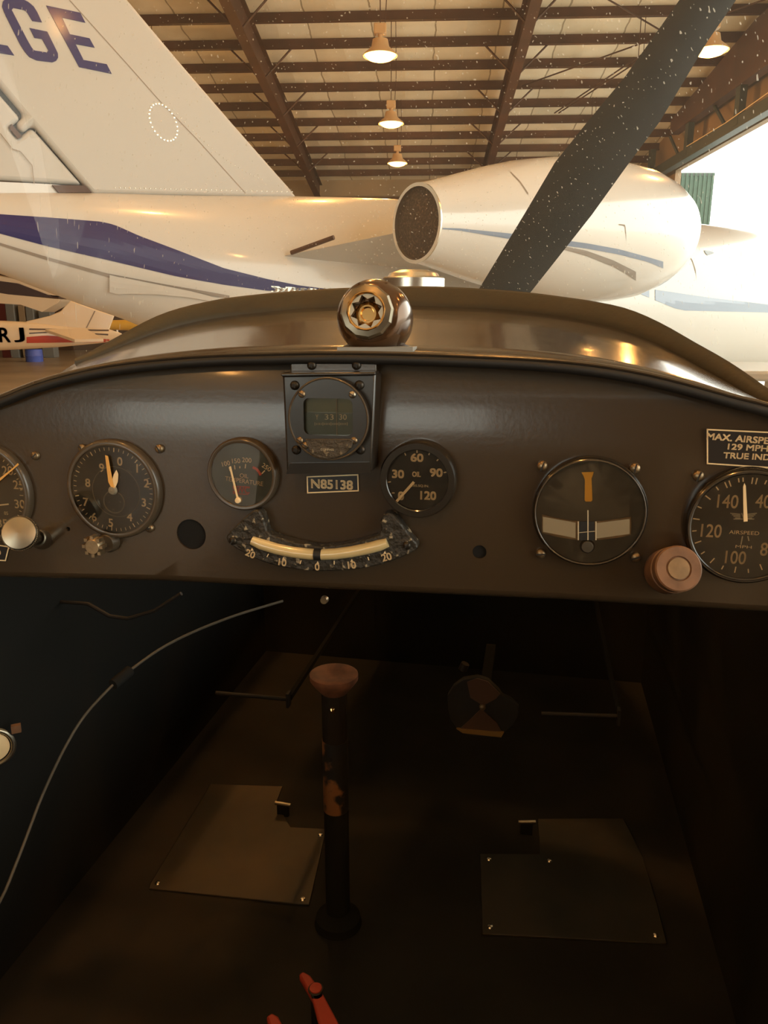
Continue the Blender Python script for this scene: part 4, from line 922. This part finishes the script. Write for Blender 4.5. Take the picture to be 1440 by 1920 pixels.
# windshield seal
g = G()
secs = []
for i in range(N_ + 1):
    a, b = RI[i], RO[i]; u = (b - a); nrm = Vector((0, 0, 1)); w = u.length
    secs.append([a + Vector((0, 0, -.012)), a + Vector((0, .0, .0)), a.lerp(b, .18) + nrm * .0020, a.lerp(b, .5) + nrm * .0025, a.lerp(b, .85) + nrm * .001, b, b + Vector((0, .012, -.004)), b + Vector((0, .02, -.03)), a + Vector((0, .02, -.03))])
g.loft(secs); seal = g.build('windshield_seal', M['seal'], frame=CF, smooth=60)
tag(seal, 'worn olive black rubber seal arching along the windshield base', 'seal')
# windshield sheet
g = G(); rows = []
for s in [k / 10 for k in range(11)]:
    row = []
    for i in range(N_ + 1):
        b = RO[i] + Vector((0, .004, -.003)); tx = b.x * (.95) ; top_ = Vector((tx, -.28 - .05 * abs(b.x), .60))
        p = b.lerp(top_, s); p.z += .03 * math.sin(math.pi * s); p.y += .05 * math.sin(math.pi * s); row.append(p)
    rows.append(row)
for a, b in zip(rows, rows[1:]): g.add(a + b, [(i, i + 1, N_ + 1 + i + 1, N_ + 1 + i) for i in range(N_)])
ws = g.build('windshield', M['windshield'], frame=CF, smooth=90); tag(ws, 'clear dusty plastic windshield with fine scratches above the deck', 'windshield')
# nose cowl beyond the windshield (below the line of sight)
g = G(); secs = []
for y_, zt, hw in ((.315, .150, .30), (.52, .164, .29), (.8, .166, .24), (1.05, .150, .17)):
    secs.append([(-.035 + hw * math.sin(a), y_, zt - .10 * (1 - math.cos(a)) / .6) for a in [R(-70 + 140 * k / 24) for k in range(25)]])
for k_ in range(4): secs[k_] += [(x, y, z - .006) for x, y, z in secs[k_][::-1]]
g.loft(secs)
nc = g.build('nose_cowl', M['deck'], frame=CF, smooth=60); tag(nc, 'dark engine cowl of the own aircraft below the fuel cap', 'cowl')
pc = cf(775, 538, .52)
fcap = thing('fuel_cap', 'round polished metal fuel filler cap standing just outside the windshield', 'fuel cap', CF, (pc.x, .52 + .0, pc.z - .008))
G().lathe([(0, -.03), (.036, -.03), (.036, .0), (.043, .002), (.043, .019), (.040, .021), (0, .021)], 48, 'z').build('rim', M['metal'], fcap)
G().lathe([(.036, .021), (.033, .026), (.02, .030), (0, .031)], 48, 'z').build('domed_top', M['metal'], fcap)
# propeller
PY = 1.16
pr = thing('propeller', 'black two-blade propeller of the own aircraft slanting across the windshield view', 'propeller', CF, tuple(cf(878, 640, PY)))
oc = Vector(pr.matrix_world.translation); ol = cf(878, 640, PY)
le = [(1290, -20), (1275, 0), (1220, 78), (1170, 148), (1100, 232), (1040, 307), (985, 400), (900, 540), (872, 590), (862, 640)]
te = [(1392, -20), (1380, 0), (1330, 72), (1285, 148), (1239, 225), (1176, 310), (1110, 402), (997, 545), (950, 600), (900, 640)]
A1 = [(1370, -140), *le]; B1 = [(1460, -120), *te]
A1 = [(1450, -240)] + A1; B1 = [(1500, -225)] + B1
secs = []; secs2 = []
for a, b in zip(A1, B1):
    p, q_ = cf(*a, PY), cf(*b, PY); p -= ol; q_ -= ol; sec = []
    for k in range(7): s = k / 6; sec.append(p.lerp(q_, s) + Vector((0, -.013 * math.sin(math.pi * s) ** .7 + .012 * (s - .5) * 2, 0)))
    for k in range(5, 0, -1): s = k / 6; sec.append(p.lerp(q_, s) + Vector((0, .004 * math.sin(math.pi * s) + .012 * (s - .5) * 2, 0)))
    secs.append(sec); secs2.append([Vector((-v.x, v.y, -v.z)) for v in sec])
G().loft(secs).build('blade', M['prop'], pr, smooth=50); G().loft(secs2).build('blade', M['prop'], pr, smooth=50)
G().lathe([(0, -.05), (.05, -.05), (.055, -.04), (.055, .04), (.03, .08), (0, .09)], 32, 'y').build('hub', M['metal'], pr)
# ------------------------------------------------------------------ fitting on the deck edge
cc = cf(700, 594, .014)
rotm = Matrix.Rotation(R(3), 4, 'Z') @ Matrix.Rotation(R(-8), 4, 'X') @ Matrix.Scale(.90, 4)
ft = thing('dome_fitting', 'round dark bronze fitting with a brass star-socket nut rising from the deck edge', 'fitting', CF, (cc.x, .014, cc.z), rot=rotm)
G().lathe([(.0, .022), (.0315, .022), (.0318, .01), (.031, .0), (.029, -.008), (.0255, -.013), (.0215, -.0155), (0, -.0155)], 64).build('dome', mat('dark_bronze_lacquer', (.10, .05, .022), .22, metal=.6, coat=.6), ft)
def ngon(n, r, rot=0, c=(0, 0)): return [(c[0] + r * math.cos(2 * math.pi * k / n + rot), c[1] + r * math.sin(2 * math.pi * k / n + rot)) for k in range(n)]
NC = (-.0025, .0015)
g = G(); n = 12; ro, ri2 = .0215, .0150
def ringp(r, y, n, rot): return [(p[0], y, p[1]) for p in ngon(n, r, rot, NC)]
def rings(g, lst):
    for a, b in zip(lst, lst[1:]):
        n = len(a); g.add(a + b, [(i, (i + 1) % n, n + (i + 1) % n, n + i) for i in range(n)])
rings(g, [ringp(.0222, -.013, 12, .1), ringp(.0222, -.0195, 12, .1), ringp(.0205, -.0225, 12, .1), ringp(.0162, -.0235, 12, .1), ringp(.0155, -.020, 12, .1)])
nut = g.build('faceted_nut', mat('tarnished_nickel', (.27, .23, .17), .3, metal=1), ft, smooth=10)
G().torus(.0150, .0012, c=(NC[0], -.0225, NC[1])).build('brass_ring', M['brass'], ft)
g = G(); star = []
for k in range(16): r_ = .0135 if k % 2 == 0 else .0098; a = 2 * math.pi * k / 16 + .3; star.append((NC[0] + r_ * math.cos(a), NC[1] + r_ * math.sin(a)))
cir = ngon(16, .0145, .3, NC)
g.add([(x, -.0215, z) for x, z in cir] + [(x, -.0215, z) for x, z in star], [(i, (i + 1) % 16, 16 + (i + 1) % 16, 16 + i) for i in range(16)])
g.add([(x, -.0215, z) for x, z in star] + [(x * .96, -.016, z * .96) for x, z in star], [(i, (i + 1) % 16, 16 + (i + 1) % 16, 16 + i) for i in range(16)])
g.build('star_socket', M['nickel'], ft, smooth=5)
G().lathe([(.0105, -.016), (.0095, -.0175), (.0072, -.0195), (.0058, -.0195), (.005, -.0165), (0, -.0165)], 40, 'y', (NC[0] + .0006, 0, NC[1] - .0018)).build('brass_cup', M['brass'], ft)
g = G(); y0_ = -.004; pa_, pb_, pc_, pd_ = [cf(*q, -.007) - Vector((cc.x, .014, cc.z)) for q in ((632, 651), (774, 651), (774, 660), (632, 660))]
I_ = rotm.inverted(); g.add([I_ @ v for v in (pa_, pb_, pc_, pd_)] + [I_ @ (v + Vector((0, .02, 0))) for v in (pa_, pb_, pc_, pd_)], [(0, 1, 2, 3), (7, 6, 5, 4), (0, 1, 5, 4), (1, 2, 6, 5), (2, 3, 7, 6), (3, 0, 4, 7)])
g.build('mounting_tab', M['tab'], ft)
# ------------------------------------------------------------------ below the panel
# floor plates
for pts, riv, lab in (([(395, 1473), (530, 1477), (518, 1508), (545, 1554), (612, 1557), (580, 1699), (560, 1698), (280, 1669), (282, 1660)], [(296, 1659), (568, 1689), (601, 1568)], 'scuffed notched heel plate with rivets on the cockpit floor, beside the curved cable'),
                      ([(1008, 1538), (1168, 1537), (1180, 1560), (1205, 1610), (1232, 1700), (1250, 1772), (1240, 1772), (905, 1754), (900, 1604), (1012, 1604)], [(919, 1741), (1229, 1757), (917, 1614), (1030, 1617)], 'scuffed notched heel plate with rivets on the cockpit floor, beneath the round disc')):
    c_ = cz(*pts[0], ZF); o = thing('heel_plate', lab, 'floor plate', CF, (c_.x, c_.y, ZF))
    P = [(lambda p: (p.x - c_.x, p.y - c_.y))(cz(*q, ZF)) for q in pts]
    G().prism(P, 0, .003, axis='z').build('sheet', M['plate'], o, bevel=.0008)
    for q in riv:
        p = cz(*q, ZF); G().lathe([(.004, .003), (.003, .0045), (0, .005)], 12, 'z', (p.x - c_.x, p.y - c_.y, 0)).build('rivet', M['chrome'], o)
for q0, q1, lab in (((516, 1505), (545, 1510), 'short metal pin beside the notch of the cable side heel plate'), ((972, 1541), (1004, 1541), 'short shiny metal pin beside the notch of the heel plate under the disc')):
    a, b = cz(*q0, ZF + .02), cz(*q1, ZF + .02); o = thing('pivot_pin', lab, 'pin', CF, tuple(a)); G().tube([(0, 0, 0), b - a], .003, 10).build('pin', M['nickel'], o)
    G().box(((b - a).x / 2, (b - a).y / 2, -.011), ((b - a).x * .7, .006, .018)).build('lug', M['cockwall'], o)
# control column stub
yc = .22; ct = cf(626, 1262, yc); bt = cf(628, 1460, yc); zz = ct.z
cs = thing('control_column', 'upright black tube with rusty flange and worn paint below the panel centre', 'control column', CF, (ct.x, yc, ZF))
hc = ct.z - ZF; k1 = abs(cf(620, 1300, yc).z - cf(620, 1301, yc).z)
G().lathe([(0, 0), (.03, 0), (.028, .01), (22 * k1, .02), (22 * k1, hc - .17)], 32, 'z').build('tube', M['cockwall'], cs)
G().lathe([(22 * k1, hc - .18), (22.5 * k1, hc - .18), (22.5 * k1, hc - .085), (22 * k1, hc - .085)], 32, 'z').build('worn_band', M['rust'], cs)
G().lathe([(22 * k1, hc - .10), (22 * k1, hc - .02)], 32, 'z').build('upper_tube', M['bezel_black'], cs)
G().lathe([(22 * k1, hc - .024), (34 * k1, hc - .014), (41 * k1, hc - .007), (41 * k1, hc - .001), (36 * k1, hc), (20 * k1, hc - .003), (0, hc - .004)], 32, 'z').build('flange', M['rustcap'], cs)
p = cf(623, 1332, yc - 22 * k1); G().lathe([(0, p.y - yc - .003), (.003, p.y - yc - .002), (.004, p.y - yc + .003)], 14, 'y', (p.x - ct.x, 0, p.z - ZF)).build('rivet', M['brass'], cs)
p = cf(619, 1424, yc - 22 * k1); G().lathe([(0, p.y - yc - .0008), (.003, p.y - yc - .0008), (.003, p.y - yc + .004)], 12, 'y', (p.x - ct.x, 0, p.z - ZF)).build('pin_hole', M['hole'], cs)
# round disc
yd = .42; dc = cf(905, 1325, yd); kd = abs(cf(905, 1300, yd).z - cf(905, 1301, yd).z)
ds = thing('valve_disc', 'round dark disc with brown reflection wedges and a gold bar on the firewall', 'disc', CF, (dc.x, yd, dc.z))
def dq(px, py): p = cf(px, py, yd); return (p.x - dc.x, p.z - dc.z)
ell = [(840, 1330), (839, 1305), (850, 1287), (868, 1274), (895, 1270), (915, 1276), (935, 1295), (942, 1305), (958, 1312), (972, 1326), (972, 1342), (962, 1360), (945, 1374), (925, 1382), (900, 1384), (878, 1380), (858, 1368), (845, 1350)]
G().prism([dq(*p) for p in ell], 0, .01).build('plate', M['dark_sector'], ds, bevel=.001)
G().prism([dq(*p) for p in [(876, 1278), (895, 1271), (915, 1277), (938, 1300), (930, 1309), (906, 1322), (882, 1307)]], -.002, 0).build('upper_sector', M['brown_sector'], ds)  # brown wedges carry the disc's reflections in their colour
G().prism([dq(*p) for p in [(903, 1328), (933, 1356), (940, 1370), (862, 1366), (880, 1350)]], -.002, 0).build('lower_sector', M['brown_sector'], ds)
G().prism([dq(*p) for p in [(856, 1364), (945, 1371), (940, 1380), (868, 1372)]], -.004, 0).build('edge_bar', M['goldbar'], ds)
G().lathe([(0, -.005), (.004, -.004), (.005, 0)], 16).build('hub', M['screw'], ds)
G().box((0, .105, 0), (.015, .19, .015)).build('mounting_stem', M['cockwall'], ds)
p = dq(867, 1256); G().tube([(p[0], 0, p[1]), (p[0] + .004, 0, p[1] + .010)], .006, 12).build('small_fitting', M['screwdark'], ds)
# pedal rods
for a, b, lab in (((405, 1299), (541, 1311), 'thin grey horizontal pedal rod between the cable and the column'), ((1015, 1338), (1160, 1343), 'thin grey horizontal pedal rod beside the round disc')):
    p, q_ = cf(*a, .40), cf(*b, .40); o = thing('pedal_rod', lab, 'rod', CF, tuple(p)); d = q_ - p
    G().tube([(0, 0, 0), d], .003, 10).build('rod', M['dark_sector'], o)
    G().box((d.x, 0, d.z), (.004, .012, .022)).build('end_lug', M['dark_sector'], o)
    G().box((d.x, .29, d.z), (.006, .57, .008)).build('arm', M['cockwall'], o)
# cable
cpts = [(-60, 1790), (0, 1690), (30, 1620), (55, 1555), (80, 1490), (120, 1405), (160, 1340), (215, 1281), (245, 1256), (300, 1217), (360, 1186), (430, 1158), (486, 1140), (540, 1124)]
P = []
for i, (x, y) in enumerate(cpts): P.append(cf(x, y, -.06 + .022 * i))
o = thing('control_cable', 'thin pale cable curving from the lower corner up under the panel', 'cable', CF, tuple(P[0]))
PP = [p - P[0] for p in P]; SP = []
for i in range(len(PP) - 1):
    p0, p1, p2, p3 = PP[max(i - 1, 0)], PP[i], PP[i + 1], PP[min(i + 2, len(PP) - 1)]
    for t_ in (0, .25, .5, .75): SP.append(.5 * ((2 * p1) + (p2 - p0) * t_ + (2 * p0 - 5 * p1 + 4 * p2 - p3) * t_ ** 2 + (-p0 + 3 * p1 - 3 * p2 + p3) * t_ ** 3))
G().tube(SP, .0015, 8).build('sheath', M['cable'], o); G().tube([PP[7].lerp(PP[8], -.1), PP[7].lerp(PP[8], .95)], .006, 10).build('gap_sleeve', M['cockwall'], o)  # added dark sleeve blanks the cable where a reflection breaks it up
# upper hidden hose outlines
Pq = [cf(x, y, .25) for x, y in ((0, 1160), (60, 1142), (110, 1128), (165, 1132), (205, 1155), (240, 1160), (290, 1145), (340, 1113))]
o = thing('dark_hose', 'dim grey hose snaking close under the panel bottom edge', 'hose', CF, tuple(Pq[0])); G().tube([p - Pq[0] for p in Pq], .0025, 8).build('hose_body', M['dark_sector'], o)
# side gauge at the frame edge
ce = cf(-14, 1402, .10); o = thing('side_gauge', 'pale amber round lens in a metal ring low on the cockpit side', 'lens', CF, tuple(ce), rot=Matrix.Rotation(R(35), 4, 'Z'))
G().torus(.0215, .0028, n=10).build('ring', M['nickel'], o); G().lathe([(0, -.003), (.013, -.002), (.0175, 0), (.0175, .004)], 32).build('lens', M['cream'], o); G().lathe([(.0175, .001), (.0215, .001)], 32).build('inner_bezel', M['dark_sector'], o)
p = Vector((.026, 0, .018)); G().box(p, (.010, .006, .009)).build('clamp_lug', M['knobbrown'], o); G().tube([(0, .004, 0), (0, .2, 0)], .012, 10).build('support', M['cockwall'], o)
# red lever pieces near the floor
for pts, lab in (([(560, 1826), (568, 1820), (582, 1828), (602, 1855), (637, 1920), (660, 1980), (630, 1990), (600, 1925), (586, 1872)], 'worn red metal lever with a round pin low in the cockpit, bigger of the two'), ([(499, 1905), (510, 1898), (522, 1905), (545, 1950), (520, 1960)], 'tip of a worn red metal lever low in the cockpit, smaller of the two')):
    zr = ZF + .10; c_ = cz(*pts[0], zr); o = thing('red_lever', lab, 'lever', CF, (c_.x, c_.y, zr))
    P = [(lambda p: (p.x - c_.x, p.y - c_.y))(cz(*q, zr)) for q in pts]
    G().prism(P, -.008, 0, axis='z').build('bar', M['red'], o, bevel=.002)
    if len(pts) > 6:
        p = cz(592, 1856, zr); G().lathe([(.0065, .0), (.006, .003), (0, .004)], 20, 'z', (p.x - c_.x, p.y - c_.y, 0)).build('pin', M['red'], o)
        G().torus(.0068, .001, 'z', (p.x - c_.x, p.y - c_.y, .001), 20, 6).build('pin_gap', M['black'], o)
    l_ = Vector((P[-1][0] * .5 + P[3][0] * .5, P[-1][1] * .5 + P[3][1] * .5, 0)); G().tube([l_, l_ + Vector((0, 0, -.10))], .006, 10).build('post', M['cockwall'], o)
